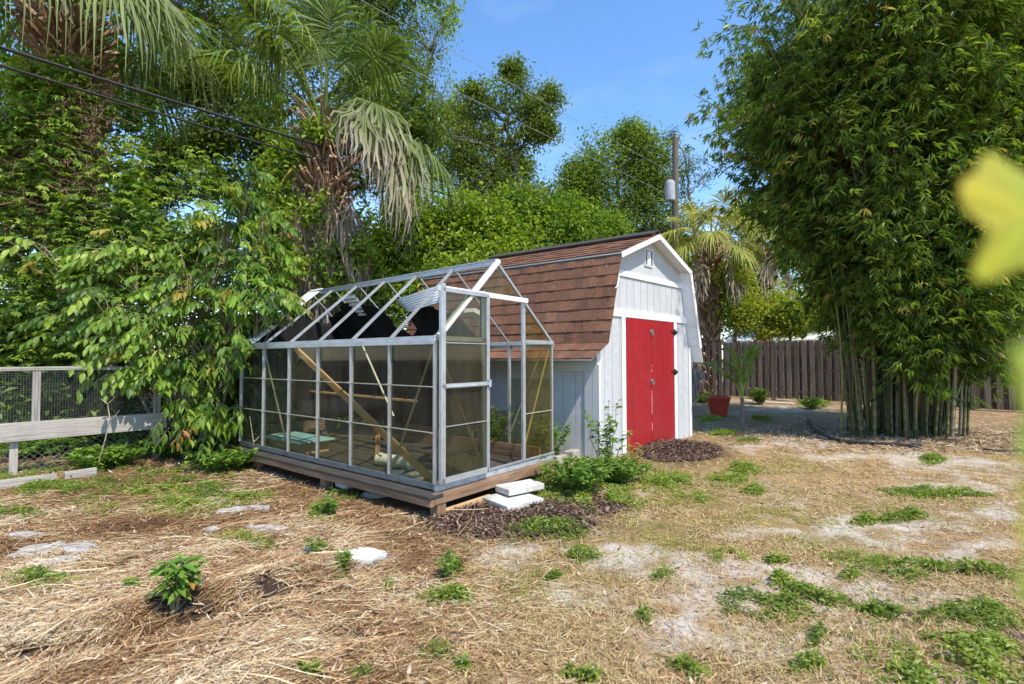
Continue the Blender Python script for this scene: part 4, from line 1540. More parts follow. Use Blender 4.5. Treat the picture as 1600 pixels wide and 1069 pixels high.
def fan_frond(parent, name, o, az, el, pet, blade, tint, droop=.5, n=46, bend=.5, mat=None, spread=128, limp=0., tipcol=None, wmax=.05, twist=0.):
    """Cabbage-palm leaf: arching petiole and a pleated fan of strap-like segments."""
    mb = MB()
    d = np.array([cos(el) * cos(az), cos(el) * sin(az), sin(el)])
    pts = [np.array(o, float)]
    for i in range(7):
        pts.append(pts[-1] + d * pet / 7)
        d = unit(d - UP * bend / 7)
    pts = np.array(pts)
    pc = np.array(tint) * np.array([1.25, 1.1, .9]) * .9
    mb.tube(pts, np.linspace(.026, .012, 8), 5, tint=pc)
    h = pts[-1]
    D = d
    Sv = unit(np.cross(D, UP)) if abs(D[2]) < .98 else np.array([1.0, 0, 0])
    Nv = unit(np.cross(Sv, D))
    if twist:
        Sv, Nv = Sv * cos(twist) + Nv * sin(twist), Nv * cos(twist) - Sv * sin(twist)
    ph = np.linspace(-R(spread), R(spread), n) + rng.normal(size=n) * .015
    ln = blade * (.74 + .26 * np.cos(ph * .62)) * rng.uniform(.9, 1.05, n)
    s = np.array([0, .16, .34, .5, .66, .82, 1.0])
    cost = np.clip(np.cos(ph), 0, 1) * blade * .22
    st = h + D[None] * cost[:, None] - UP * (cost ** 2)[:, None] * .5
    dr = D[None] * np.cos(ph)[:, None] + Sv[None] * np.sin(ph)[:, None] + Nv[None] * (.22 * np.abs(np.sin(ph)) + .05)[:, None]
    dr = unit(dr)
    dn = droop * rng.uniform(.7, 1.35, n)[:, None]
    ex = 2.0 if limp < .5 else 1.4
    path = st[:, None] + dr[:, None] * (ln[:, None] * s)[..., None] * (1 - .35 * dn[:, None] * s[None, :, None] ** 2 * (1 if limp < .5 else 1.6)) - UP * (ln[:, None] * (s ** ex)[None] * dn)[..., None]
    path[:, 2:] += rng.normal(size=(n, 5, 3)) * (.012 if limp < .5 else .028) * blade
    dphi = 2 * R(spread) / n
    wd = np.minimum((ln[:, None] * s + cost[:, None] * .3) * dphi * 1.02 + .004, wmax) * np.clip((1.02 - s) / .45, .06, 1)[None]
    side = unit(np.cross(Nv[None], dr)) + Nv[None] * (np.where(np.arange(n) % 2, .55, -.55))[:, None]
    tt = np.array(tint)[None] * rng.uniform(.8, 1.2, (n, 1))
    tt = np.repeat(tt[:, None], 7, 1)
    if tipcol is not None:
        f = np.clip((s - .45) / .5, 0, 1)[None, :, None]
        tt = tt * (1 - f) + np.array(tipcol) * f
    mb.strips(path, wd, unit(side), tt)
    return mb.build(name, mat or PALM, parent)


def boots(mb, pts, rads, z0, z1, step=.085, n=7, L=.3, up=.55, flare=0, tint=((.7, .58, .46), (1.2, 1.0, .8), (1.8, 1.6, 1.4))):
    """Criss-cross old leaf bases on a palm trunk."""
    z = z0
    k = 0
    while z < z1:
        c = np.array([np.interp(z, pts[:, 2], pts[:, i]) for i in range(2)] + [z])
        r = np.interp(z, pts[:, 2], rads)
        for j in range(n):
            if rng.random() < .22:
                continue
            a = 2 * pi * (j + (k % 2) * .5) / n + rng.normal() * .2
            e = np.array([cos(a), sin(a), 0])
            tg = np.array([-sin(a), cos(a), 0])
            l_ = L * rng.uniform(.4, 1.5)
            for sg in (-1, 1):
                p0 = c + e * (r - .01) + tg * sg * .075 - UP * .05
                fl = flare * max(0, (z - z0) / (z1 - z0) - .35) * rng.uniform(.3, 1.2)
                p1 = c + e * (r + .06 * rng.uniform(.6, 1.8)) + tg * sg * .012 + UP * l_ * up + e * (l_ * .25 + fl)
                mb.beam(p0, p1, .03, .055, up=e, tint=pal(1, tint)[0])
        z += step * rng.uniform(.85, 1.2)
        k += 1


def palm(name, label, base, top, r, fronds, boot=(0, 1), group=None, bootL=.3, boot_n=7):
    t = thing(name, label, 'palm tree', base, group)
    b, tp = np.array(base, float), np.array(top, float)
    k = np.linspace(0, 1, 14)[:, None]
    pts = b * (1 - k) + tp * k + np.array([.08, .05, 0]) * np.sin(k * 2.2) * np.linalg.norm(tp - b) * .1
    pts[0, 2] -= .2
    rad = np.full(14, r) * (1 + .12 * np.cos(np.linspace(0, 9, 14)))
    mb = MB()
    mb.tube(pts, rad, 14)
    H = pts[-1, 2] - pts[0, 2]
    boots(mb, pts, rad, pts[0, 2] + H * boot[0], pts[0, 2] + H * boot[1], L=bootL, n=boot_n, flare=.5)
    mb.build('trunk', PALMBARK, t, smooth=False)
    for f in fronds:
        f = dict(f)
        nm = f.pop('name', 'frond')
        o = tp + np.array([0, 0, f.pop('dz', 0)])
        fan_frond(t, nm, o + np.array([cos(f['az']), sin(f['az']), 0]) * r * .6, **f)
    return t, pts, rad


def frond_set(n, cols, pet=1.2, blade=1.15, el0=-35, el1=75, droop=.5, seed=0, avoid=None, bend=.6):
    o = []
    ga = 2.39996
    for i in range(n):
        f = i / max(n - 1, 1)
        az = i * ga + rng.normal() * .15 + seed
        el = R(el0 + (el1 - el0) * f + rng.normal() * 5)
        c = pal(1, cols, np.array([.25 + .6 * f + .15 * rng.random()]))[0]
        o.append(dict(az=az, el=el, pet=pet * rng.uniform(.85, 1.15), blade=blade * rng.uniform(.88, 1.1), tint=c, droop=droop * rng.uniform(.7, 1.3) * (1.25 - .5 * f), bend=bend * (1.3 - .6 * f)))
    return o


def feather_frond(parent, name, pts, L, W, n, tint, droop=.3, mat=None):
    """Pinnate leaf along a rachis polyline."""
    mb = MB()
    pts = np.array(pts, float)
    k = np.linspace(0, len(pts) - 1, 24)
    rp = np.stack([np.interp(k, np.arange(len(pts)), pts[:, i]) for i in range(3)], 1)
    for _ in range(3):
        rp[1:-1] = (rp[:-2] + 2 * rp[1:-1] + rp[2:]) / 4
    mb.tube(rp, np.linspace(.014, .003, 24), 5, tint=np.array(tint) * np.array([1.5, 1.3, 1]))
    t = np.linspace(.22, 1, n)
    i = t * 23
    c = np.stack([np.interp(i, np.arange(24), rp[:, q]) for q in range(3)], 1)
    d = np.gradient(rp, axis=0)
    d = unit(np.stack([np.interp(i, np.arange(24), d[:, q]) for q in range(3)], 1))
    s = unit(np.cross(d, UP))
    ls = L * np.sin(np.clip(t * 1.05, 0, 1) * pi * .9 + .3) ** .6
    for sg in (-1, 1):
        dd = unit(d * .75 + s * sg * .8 + rng.normal(size=(n, 3)) * .06)
        q = np.linspace(0, 1, 5)
        path = c[:, None] + dd[:, None] * (ls[:, None] * q)[..., None] - UP * (ls[:, None] * (q ** 2)[None] * droop)[..., None]
        mb.strips(path, W * np.array([.5, 1, .9, .6, .08]), unit(np.cross(dd, UP)) + UP * .25 * sg, np.array(tint)[None] * rng.uniform(.75, 1.25, (n, 1)))
    return mb.build(name, mat or PALM, parent)


# ------------------------------------------------------------------ palettes (leaf colours in daylight)
OAKC = [(.03, .062, .013), (.065, .12, .02), (.11, .18, .028), (.18, .25, .04)]
BRIGHT = [(.055, .115, .016), (.12, .22, .026), (.21, .32, .038), (.31, .4, .055)]
HEDGE = [(.03, .07, .014), (.06, .13, .02), (.105, .2, .028), (.17, .28, .036)]
YELG = [(.09, .15, .02), (.17, .25, .03), (.27, .33, .045), (.36, .38, .06)]
PALMC = [(.055, .1, .022), (.09, .155, .028), (.145, .22, .04), (.21, .285, .055)]
BAMC = [(.02, .055, .011), (.055, .12, .017), (.115, .205, .026), (.2, .3, .038), (.32, .4, .06)]
BUSHC = [(.04, .1, .016), (.085, .185, .024), (.15, .28, .036), (.25, .37, .052)]
DEADC = (.36, .29, .21)

# ------------------------------------------------------------------ trees behind the yard
TG = 'trees standing behind the greenhouse and shed'
b0 = at(470, 560, 13.5) * [1, 1, 0]
tree('oak_tree', 'big dark oak filling the sky above and between the two tall palms', 'tree', b0,
     [at(460, 380, 13.5), at(440, 220, 13.3), at(430, 90, 13)], .3,
     [px_lobe(300, 20, 13, 110, 80), px_lobe(420, 110, 13, 100, 80), px_lobe(540, 50, 14, 120, 90), px_lobe(360, -90, 13, 140, 80), px_lobe(600, 150, 13.5, 70, 80),
      px_lobe(500, 250, 13, 90, 60), px_lobe(280, 110, 12.6, 45, 45), px_lobe(390, 210, 12.8, 60, 50), px_lobe(190, -40, 13, 120, 70), px_lobe(330, 130, 12.8, 60, 35), px_lobe(620, 60, 14, 60, 80),
      px_lobe(620, 260, 13.5, 60, 60), px_lobe(560, 180, 13, 60, 50), px_lobe(590, -30, 13.5, 90, 60), px_lobe(640, 200, 13.5, 50, 60), px_lobe(600, 110, 13.5, 60, 60), px_lobe(265, 235, 12.6, 26, 26), px_lobe(320, 215, 12.6, 26, 30), px_lobe(345, 285, 12.6, 26, 30), px_lobe(240, 290, 12.6, 24, 24), px_lobe(200, 120, 12.6, 50, 60)],
     120, 26, .21, .135, .066, OAKC, LEAF, TG, gap=.34)
tree('slender_tree', 'thin feathery tree with open twigs right of the tall palm crown', 'tree', at(650, 560, 15) * [1, 1, 0],
     [at(655, 380, 15), at(650, 220, 15), at(672, 80, 15)], .12,
     [px_lobe(682, 60, 15, 40, 70), px_lobe(650, 150, 15, 50, 50), px_lobe(690, 150, 15, 30, 50), px_lobe(640, 30, 15, 50, 50), px_lobe(700, 10, 15, 30, 30)],
     46, 12, .14, .1, .045, BRIGHT, LEAF_SOFT, TG, gap=.36, twig_r=.01)
tree('open_tree', 'open crooked tree with gappy leaf clumps against the blue sky', 'tree', at(850, 560, 16.5) * [1, 1, 0],
     [at(845, 400, 16.5), at(815, 300, 16.3), at(800, 230, 16.2), at(790, 150, 16)], .17,
     [px_lobe(815, 140, 16, 28, 26), px_lobe(845, 165, 16, 26, 30), px_lobe(770, 165, 16, 36, 34), px_lobe(735, 205, 16, 30, 40), px_lobe(785, 222, 16, 40, 28), px_lobe(745, 262, 16, 50, 30),
      px_lobe(795, 290, 16, 40, 26), px_lobe(800, 110, 16, 14, 14), px_lobe(835, 205, 16, 18, 16), px_lobe(825, 182, 16, 40, 24), px_lobe(845, 310, 16, 40, 20), px_lobe(880, 330, 16, 40, 18), px_lobe(715, 170, 16, 25, 30), px_lobe(720, 255, 16, 40, 40), px_lobe(705, 215, 15.5, 36, 40), px_lobe(760, 310, 16, 50, 26), px_lobe(855, 200, 16, 12, 14), px_lobe(862, 150, 16, 12, 16), px_lobe(742, 150, 16, 16, 20)],
     62, 17, .17, .12, .056, [(.045, .085, .016), (.09, .15, .024), (.15, .22, .035), (.23, .3, .05)], LEAF_GLOSS, TG, gap=.42, shell=.2)
tree('leafy_tree', 'bright green round leafed tree just behind the greenhouse ridge', 'tree', at(690, 560, 11.5) * [1, 1, 0],
     [at(690, 470, 11.5), at(690, 380, 11.5)], .14,
     [px_lobe(690, 330, 11.6, 75, 45), px_lobe(620, 375, 11.2, 70, 50), px_lobe(755, 360, 12, 70, 45), px_lobe(560, 420, 11, 70, 60), px_lobe(700, 400, 11.4, 90, 45), px_lobe(640, 460, 11, 90, 50), px_lobe(780, 400, 12, 60, 40)],
     120, 28, .18, .145, .078, BRIGHT, LEAF, TG, gap=.3, updir=.7)
tree('leafy_tree', 'mid green spreading tree showing above the brown shed ridge', 'tree', at(850, 560, 14) * [1, 1, 0],
     [at(850, 470, 14), at(845, 390, 14)], .16,
     [px_lobe(820, 335, 14, 60, 40), px_lobe(885, 345, 14.5, 50, 36), px_lobe(915, 372, 14.5, 45, 35), px_lobe(790, 375, 14, 60, 45), px_lobe(860, 390, 14, 90, 50), px_lobe(930, 410, 14.5, 80, 60), px_lobe(950, 360, 15, 30, 24)],
     120, 26, .2, .145, .078, [(.045, .1, .015), (.09, .18, .024), (.16, .27, .034), (.25, .36, .05)], LEAF, TG, gap=.34)
tree('leafy_tree', 'darker tree filling the gap below the open crooked tree', 'tree', at(790, 560, 18.5) * [1, 1, 0],
     [at(790, 430, 18.5), at(780, 330, 18.5)], .18,
     [px_lobe(715, 270, 18.5, 50, 50), px_lobe(770, 290, 18.5, 55, 40), px_lobe(830, 318, 18.5, 50, 30), px_lobe(880, 340, 18.5, 40, 24), px_lobe(735, 205, 18.5, 36, 44), px_lobe(690, 215, 18.5, 36, 60), px_lobe(800, 260, 18.5, 30, 30), px_lobe(920, 350, 18.5, 40, 26)],
     90, 24, .24, .15, .07, OAKC, LEAF, TG, gap=.36)
tree('oak_tree', 'rounded oak in full leaf standing left of the utility pole', 'tree', at(975, 560, 24) * [1, 1, 0],
     [at(975, 430, 24), at(970, 340, 24), at(965, 270, 24)], .28,
     [px_lobe(965, 250, 24, 62, 48), px_lobe(1030, 275, 24, 34, 44), px_lobe(900, 305, 23.5, 30, 30), px_lobe(940, 350, 23.5, 60, 40), px_lobe(925, 290, 23.5, 42, 40), px_lobe(1005, 240, 24, 36, 36), px_lobe(1010, 300, 24, 40, 40), px_lobe(905, 275, 23.5, 22, 30), px_lobe(960, 330, 23.5, 60, 40), px_lobe(1020, 350, 24, 50, 40), px_lobe(985, 213, 24, 24, 16), px_lobe(1040, 390, 24, 60, 40)],
     120, 24, .28, .2, .1, [(.05, .1, .018), (.09, .16, .025), (.15, .23, .035), (.22, .3, .05)], LEAF, TG, gap=.3)
tree('twiggy_tree', 'small twiggy tree with dangling leaves to the right of the utility pole', 'tree', at(1095, 560, 23) * [1, 1, 0],
     [at(1092, 430, 23), at(1080, 320, 23), at(1072, 250, 23)], .09,
     [px_lobe(1078, 250, 23, 20, 26), px_lobe(1098, 278, 23, 20, 18), px_lobe(1065, 290, 23, 20, 24), px_lobe(1052, 215, 23, 10, 12), px_lobe(1085, 340, 23, 26, 30), px_lobe(1080, 400, 23, 36, 50), px_lobe(1070, 450, 23, 36, 40)],
     30, 14, .15, .13, .06, [(.03, .065, .015), (.06, .11, .02), (.12, .17, .03)], LEAF_GLOSS, TG, gap=.3)
for (lab, d, us, cols) in (('pale yellow green tree glowing behind the fence beside the shaggy palm', 22, ((1180, 400, 50, 50), (1150, 470, 60, 50), (1200, 480, 60, 45), (1110, 480, 50, 50), (1170, 340, 30, 22)), YELG),
                           ('sunny tree behind the fence above the white metal roof', 24, ((1260, 450, 60, 60), (1310, 420, 50, 60), (1250, 500, 50, 25), (1320, 490, 70, 40), (1230, 390, 40, 40)), YELG),
                           ('broad tree behind the fence to the right of the bamboo', 18, ((1540, 440, 80, 90), (1640, 380, 120, 120), (1480, 480, 80, 70), (1600, 500, 100, 50), (1400, 480, 80, 60)), BRIGHT)):
    b = at(us[0][0] + 20, 560, d) * [1, 1, 0]
    tree('garden_tree', lab, 'tree', b, [at(us[0][0] + 15, 500, d), at(us[0][0], us[0][1], d)], .16, [px_lobe(u, v, d, a, b_) for u, v, a, b_ in us], 80, 22, .25, .2, .1, cols, LEAF_SOFT,
         'trees behind the board fence', gap=.34)
# dim trees closing the view on the left
for (lab, d, us) in (('dark tree behind the shaggy leftmost palm', 12, ((-40, 200, 110, 120), (60, 260, 90, 80), (-20, 380, 130, 90), (110, 360, 80, 60), (150, 90, 60, 70), (200, 430, 70, 60), (-60, 60, 100, 90), (100, 180, 60, 60), (240, 365, 70, 40), (310, 390, 60, 50), (190, 330, 50, 45), (280, 440, 70, 50))),
                     ('dark thicket tree behind the trailing bush', 11, ((300, 470, 110, 90), (420, 420, 70, 80), (230, 560, 110, 80), (400, 560, 90, 80), (470, 380, 60, 70), (500, 500, 70, 60), (90, 520, 120, 80), (420, 310, 50, 50)))):
    b = at(us[0][0] + 60, 560, d) * [1, 1, 0]
    tree('thicket_tree', lab, 'tree', b, [at(us[0][0] + 60, 480, d), at(us[0][0] + 40, us[0][1], d)], .16, [px_lobe(u, v, d, a, b_) for u, v, a, b_ in us], 85, 22, .2, .15, .075, HEDGE, LEAF_GLOSS, 'dark trees behind the left side', gap=.3)

# hedge shrubs: one row behind the wire fence, one behind greenhouse and shed
HG = 'shrubs growing behind the wire fence and greenhouse'
for (lab, d, us, cols, L) in (
        ('dense dark shrub behind the near end of the wire fence', 8.0, ((-60, 520, 110, 70), (40, 500, 70, 60), (-40, 620, 110, 70), (60, 610, 70, 70), (20, 690, 90, 50)), HEDGE, .17),
        ('dense shrub with broad leaves behind the middle of the wire fence', 8.2, ((140, 500, 70, 60), (150, 600, 80, 60), (200, 680, 80, 60), (110, 680, 80, 60)), HEDGE, .16),
        ('dark shrub filling the gap beside the greenhouse end wall', 8.6, ((300, 620, 70, 70), (370, 640, 60, 70), (330, 540, 60, 60), (380, 560, 45, 60), (260, 690, 60, 40)), HEDGE, .16),
        ('bright shrub seen through the bare greenhouse roof', 9.9, ((600, 480, 80, 60), (530, 500, 60, 60), (690, 470, 60, 60), (560, 590, 100, 80), (660, 580, 80, 70), (450, 560, 80, 90), (730, 450, 50, 50)), BRIGHT, .15)):
    b = at(us[0][0] + 50, 560, d) * [1, 1, 0]
    tree('shrub', lab, 'shrub', b, [at(us[0][0] + 45, 620, d), at(us[0][0] + 40, us[0][1], d)], .05, [px_lobe(u, v, d, a, b_) for u, v, a, b_ in us], 85, 22, .12, L, L * .42, cols, LEAF_GLOSS, HG, gap=.25, r1=.02)

# ------------------------------------------------------------------ palms
PG_ = 'cabbage palms round the yard'
# the tall one behind the greenhouse
base = at(492, 560, 9.2) * [1, 1, 0]
top = at(508, 190, 9.2)
fr = [dict(az=R(a_), el=R(e_), pet=p_, blade=1.25, tint=pal(1, PALMC)[0], droop=dp_, bend=bn_) for a_, e_, p_, dp_, bn_ in
      ((-60, 80, 1.5, .35, .4), (10, 74, 1.45, .4, .4), (180, 68, 1.45, .6, .6), (110, 75, 1.5, .45, .4), (-120, 66, 1.4, .6, .7), (200, 50, 1.4, .75, .8), (150, 52, 1.4, .7, .7), (50, 60, 1.4, .6, .6), (-20, 58, 1.35, .6, .7), (80, 50, 1.4, .7, .7), (-90, 84, 1.3, .3, .3), (230, 62, 1.5, .65, .6))]
fr += [dict(az=R(-20), el=R(14), pet=1.3, blade=1.2, tint=(.13, .18, .05), droop=1.0, bend=.8, dz=-.2, tipcol=(.4, .34, .25), limp=1),
       dict(az=R(-48), el=R(16), pet=1.35, blade=1.02, tint=(.16, .19, .08), droop=1.1, bend=.8, dz=-.25, tipcol=(.56, .48, .37), limp=1, n=44),
       dict(az=R(-35), el=R(24), pet=1.2, blade=1.1, tint=(.14, .18, .06), droop=1.0, bend=.8, dz=-.1, tipcol=(.52, .44, .34), limp=1),
       dict(az=R(-30), el=R(4), pet=1.45, blade=1.15, tint=(.2, .2, .1), droop=1.15, bend=.9, dz=-.3, tipcol=(.52, .44, .34), limp=1),
       dict(az=R(5), el=R(15), pet=1.5, blade=1.1, tint=(.1, .16, .04), droop=.95, bend=.8, dz=-.2),
       dict(az=R(25), el=R(0), pet=1.1, blade=1.0, tint=(.11, .15, .05), droop=1.0, bend=1.0, dz=-.5)]
for az, dz, el in ((-25, -1.0, -20), (5, -1.1, -25), (30, -1.2, -40), (-60, -.8, -45), (-130, -.9, -50), (-95, -1.9, -60)):
    fr.append(dict(name='dead_frond', az=R(az), el=R(el), pet=.75, blade=.95, tint=(.24, .18, .12), droop=1.2, bend=1.6, dz=dz, mat=DRY, limp=1, n=34, tipcol=(.33, .27, .2), spread=80))
pt, pp_, pr_ = palm('cabbage_palm', 'tall cabbage palm with white drooping dead leaf tips behind the greenhouse', base, top, .18, fr, (.3, .98), PG_, .42, 8)
fan_frond(pt, 'yellow_frond', at(458, 262, 8.75), R(195), R(-50), .45, .95, (.4, .38, .07), 1.0, 36, .8, None, 60, 1, (.22, .26, .07))
# loose fibres and hanging petioles on that trunk
mb = MB()
for k in range(150):
    z = rng.uniform(2.2, 5.3)
    a = rng.uniform(0, 2 * pi)
    c = np.array([np.interp(z, pp_[:, 2], pp_[:, 0]), np.interp(z, pp_[:, 2], pp_[:, 1]), z]) + np.array([cos(a), sin(a), 0]) * .24
    e = np.array([cos(a), sin(a), 0])
    l_ = rng.uniform(.3, .9)
    mb.tube([c, c + e * .12 + UP * .02, c + e * .2 - UP * l_ * .5, c + e * (.2 + .1 * rng.normal()) - UP * l_], [.006, .005, .004, .003], 4, tint=pal(1, [(.5, .4, .33), (1.3, 1.2, 1.1)])[0], cap=False)
for (u0, v0, u1, v1) in ((520, 290, 512, 395), (508, 200, 530, 275), (540, 300, 505, 430)):
    mb.tube(wiggle(at(u0, v0, 8.9), at(u1, v1, 8.8), 5, .02), .016, 5, tint=(1.9, 1.7, 1.5))
mb.build('hanging_fibre', PALMBARK, pt)
# leftmost palm
base = at(120, 560, 8.4) * [1, 1, 0]
top = at(98, 5, 8.2)
fr = frond_set(16, PALMC, 1.2, 1.3, 10, 75, .7, 1.1)
fr += [dict(az=R(a), el=R(e), pet=1.2, blade=1.35, tint=(.17, .22, .08), droop=.95, bend=1.0, dz=-.1) for a, e in ((-30, 30), (-10, 38), (-60, 30), (-110, 30), (-75, 40), (20, 30))]
for az, dz, el in ((-30, -1.3, -35), (-150, -1.3, -30)):
    fr.append(dict(name='dead_frond', az=R(az), el=R(el), pet=.8, blade=.85, tint=(.24, .17, .11), droop=1.1, bend=1.5, dz=dz, mat=DRY, limp=1, n=30, tipcol=(.3, .24, .18), spread=80))
pt2, pp2, pr2 = palm('cabbage_palm', 'shaggy cabbage palm leaning at the photo edge, its trunk wrapped in vines', base, top, .2, fr, (.12, .97), PG_, .5, 8)
# shaggy palm beyond the fence
base = at(1106, 560, 18.5) * [1, 1, 0]
top = at(1112, 375, 18.5)
fr = frond_set(20, [(.16, .2, .04), (.25, .28, .05), (.33, .35, .07)], 1.1, 1.15, -15, 75, .6, .5)
for az, el in ((-60, -30), (-140, -25), (0, -30)):
    fr.append(dict(name='dead_frond', az=R(az), el=R(el), pet=1.1, blade=1.05, tint=(.3, .24, .16), droop=1.1, bend=1.4, dz=-.1, mat=DRY, limp=1, n=32, tipcol=(.38, .32, .25), spread=90))
palm('cabbage_palm', 'yellowish cabbage palm with a criss-cross trunk just beyond the board fence', base, top, .2, fr, (.05, .98), PG_, .36, 8)
base = at(1190, 560, 20) * [1, 1, 0]
fr = frond_set(14, [(.15, .19, .04), (.22, .26, .05), (.3, .33, .07)], 1.2, 1.1, 0, 70, .6, .9)
for az, el in ((-100, -20), (-20, -25)):
    fr.append(dict(name='dead_frond', az=R(az), el=R(el), pet=1.1, blade=1.1, tint=(.34, .28, .2), droop=1.2, bend=1.4, dz=-.1, mat=DRY, limp=1, n=32, tipcol=(.42, .36, .28), spread=90))
palm('cabbage_palm', 'second palm beyond the fence with a pale skirt of dead leaves', base, at(1186, 378, 20), .15, fr, (.05, .98), PG_, .25, 7)

for (lab, d, us) in (('bright bushy shrub just behind the fence between the two far palms', 18.3, ((1150, 480, 36, 40), (1180, 500, 40, 30), (1140, 430, 24, 24), (1215, 490, 30, 34))), ('low bright shrub behind the fence under the white metal roof edge', 18.0, ((1235, 500, 30, 22), (1290, 490, 50, 26), (1330, 470, 50, 50)))):
    b = at(us[0][0], 560, d) * [1, 1, 0]
    tree('shrub', lab, 'shrub', b, [at(us[0][0], 530, d), at(us[0][0], us[0][1], d)], .06, [px_lobe(u, v, d, a, b_) for u, v, a, b_ in us], 90, 22, .17, .17, .08, YELG, LEAF_SOFT, 'shrubs beyond the board fence', gap=.3)

# ------------------------------------------------------------------ vines on the left palm and the trailing bush
mb, wd = MB(), MB()
vt_ = thing('creeper', 'five leaved creeper climbing the leftmost palm trunk in bright sun', 'vine', at(150, 560, 7.9) * [1, 1, 0])
C = []
for (u, v, d, a, b) in ((60, 330, 7.7, 60, 40), (30, 190, 7.8, 40, 50), (190, 330, 7.6, 55, 60), (170, 430, 7.5, 60, 50), (200, 260, 7.8, 40, 40), (245, 400, 7.5, 50, 60), (150, 520, 7.5, 70, 50), (230, 490, 7.4, 60, 50), (60, 450, 7.9, 40, 40), (320, 390, 7.8, 40, 50), (90, 150, 7.8, 40, 40), (20, 400, 7.9, 40, 50), (60, 540, 7.7, 70, 40), (300, 280, 8.4, 60, 50), (215, 180, 8.2, 40, 40), (100, 260, 7.6, 45, 40), (110, 340, 7.6, 45, 40), (30, 280, 7.7, 40, 50), (60, 200, 7.7, 40, 40), (120, 420, 7.5, 50, 40), (40, 500, 7.6, 60, 40), (10, 330, 7.7, 40, 50), (140, 190, 7.9, 40, 30), (85, 150, 7.6, 40, 40), (50, 120, 7.7, 40, 30), (120, 130, 7.7, 30, 40), (95, 210, 7.55, 36, 36), (20, 230, 7.6, 30, 40)):
    c, r = px_lobe(u, v, d, a, b, .25)
    q = lobe_points(c, r, 48, .34, .2, int(u))
    C.append(q)
    if len(q):
        wd.tube(wiggle(at(140, 540, 8.0), c, 7, .08), np.linspace(.016, .006, 7), 5, cap=False)
        for p in q[::3]:
            wd.tube(wiggle(c, p, 4, .04), np.linspace(.006, .003, 4), 4, cap=False)
C = np.concatenate(C)
# palmate clusters of five leaflets
n = len(C) * 5
P5 = np.repeat(np.repeat(C, 5, 0) + rng.normal(size=(n, 3)) * .1, 5, 0)
hd = np.repeat(unit(rng.normal(size=(n, 3)) * .5 + np.array([.35, -.55, -.05])), 5, 0)
up5 = np.repeat(unit(rng.normal(size=(n, 3)) * .35 + np.array([.15, -.3, 1])), 5, 0)
sd5 = unit(np.cross(hd, up5))
an = np.tile(np.radians([-72, -36, 0, 36, 72]), n)[:, None]
T = np.repeat(pal(n, [(.05, .12, .018), (.115, .22, .026), (.2, .32, .042), (.28, .39, .055)]), 5, 0)
mb.leaves(P5, hd * np.cos(an) + sd5 * np.sin(an) - UP * .25, up5, .1 * rng.uniform(.7, 1.2, len(P5)), .045, T, fold=.2, curl=.15)
mb.build('foliage', LEAF, vt_)
wd.build('stem', BARK, vt_)
vt2 = thing('creeper', 'leafy creeper climbing the trunk of the tall middle palm', 'vine', at(480, 560, 8.9) * [1, 1, 0])
C2 = np.concatenate([lobe_points(*px_lobe(u, v, 8.85, a, b, .25), 34, .34, .2, int(u)) for u, v, a, b in ((500, 330, 20, 30), (515, 400, 22, 30), (455, 400, 30, 36), (440, 330, 26, 36), (530, 440, 30, 30), (448, 240, 20, 24), (425, 270, 30, 40), (500, 205, 20, 14), (440, 440, 30, 40), (560, 390, 24, 30))])
m2, w2 = MB(), MB()
leaf_cloud(m2, C2, 14, .13, .12, .06, BRIGHT, .5, .4)
m2.build('foliage', LEAF, vt2)
for k in range(14):
    p = C2[rng.integers(0, len(C2))]
    w2.tube(wiggle(at(480, 540, 8.95), p, 7, .06), np.linspace(.014, .005, 7), 5, cap=False)
w2.build('stem', BARK, vt2)
# dead tangle on that trunk
mb = MB()
tg = thing('dead_vine', 'brown tangle of dead vine twigs hanging on the leftmost palm trunk', 'vine', at(110, 340, 7.6))
for (u, v, a, b, m) in ((110, 170, 40, 30, 150), (60, 290, 40, 40, 160), (120, 230, 40, 40, 150), (40, 250, 30, 30, 80), (215, 400, 20, 15, 40)):
    for k in range(m):
        p = at(u + rng.normal() * a, v + rng.normal() * b, 7.6 + rng.normal() * .15)
        q = p + rng.normal(size=3) * np.array([.22, .12, .18])
        mb.tube(wiggle(p, q, 5, .04), .004, 4, tint=pal(1, [(.7, .5, .4), (1.6, 1.25, 1.05)])[0], cap=False)
mb.build('dead_foliage', PALMBARK, tg)
for (u0, v0, u1, v1, r_) in ((0, 290, 75, 330, .018), (95, 470, 60, 330, .03), (100, 460, 130, 380, .03), (105, 470, 75, 400, .025), (70, 430, 20, 390, .02), (100, 240, 140, 280, .01), (110, 475, 90, 500, .05), (65, 60, 90, 150, .03)):
    mb = MB()
    mb.tube(wiggle(at(u0, v0, 7.7), at(u1, v1, 7.7), 6, .03), r_, 7, tint=(1.1, .85, .62))
    mb.build('stem', PALMBARK, tg)

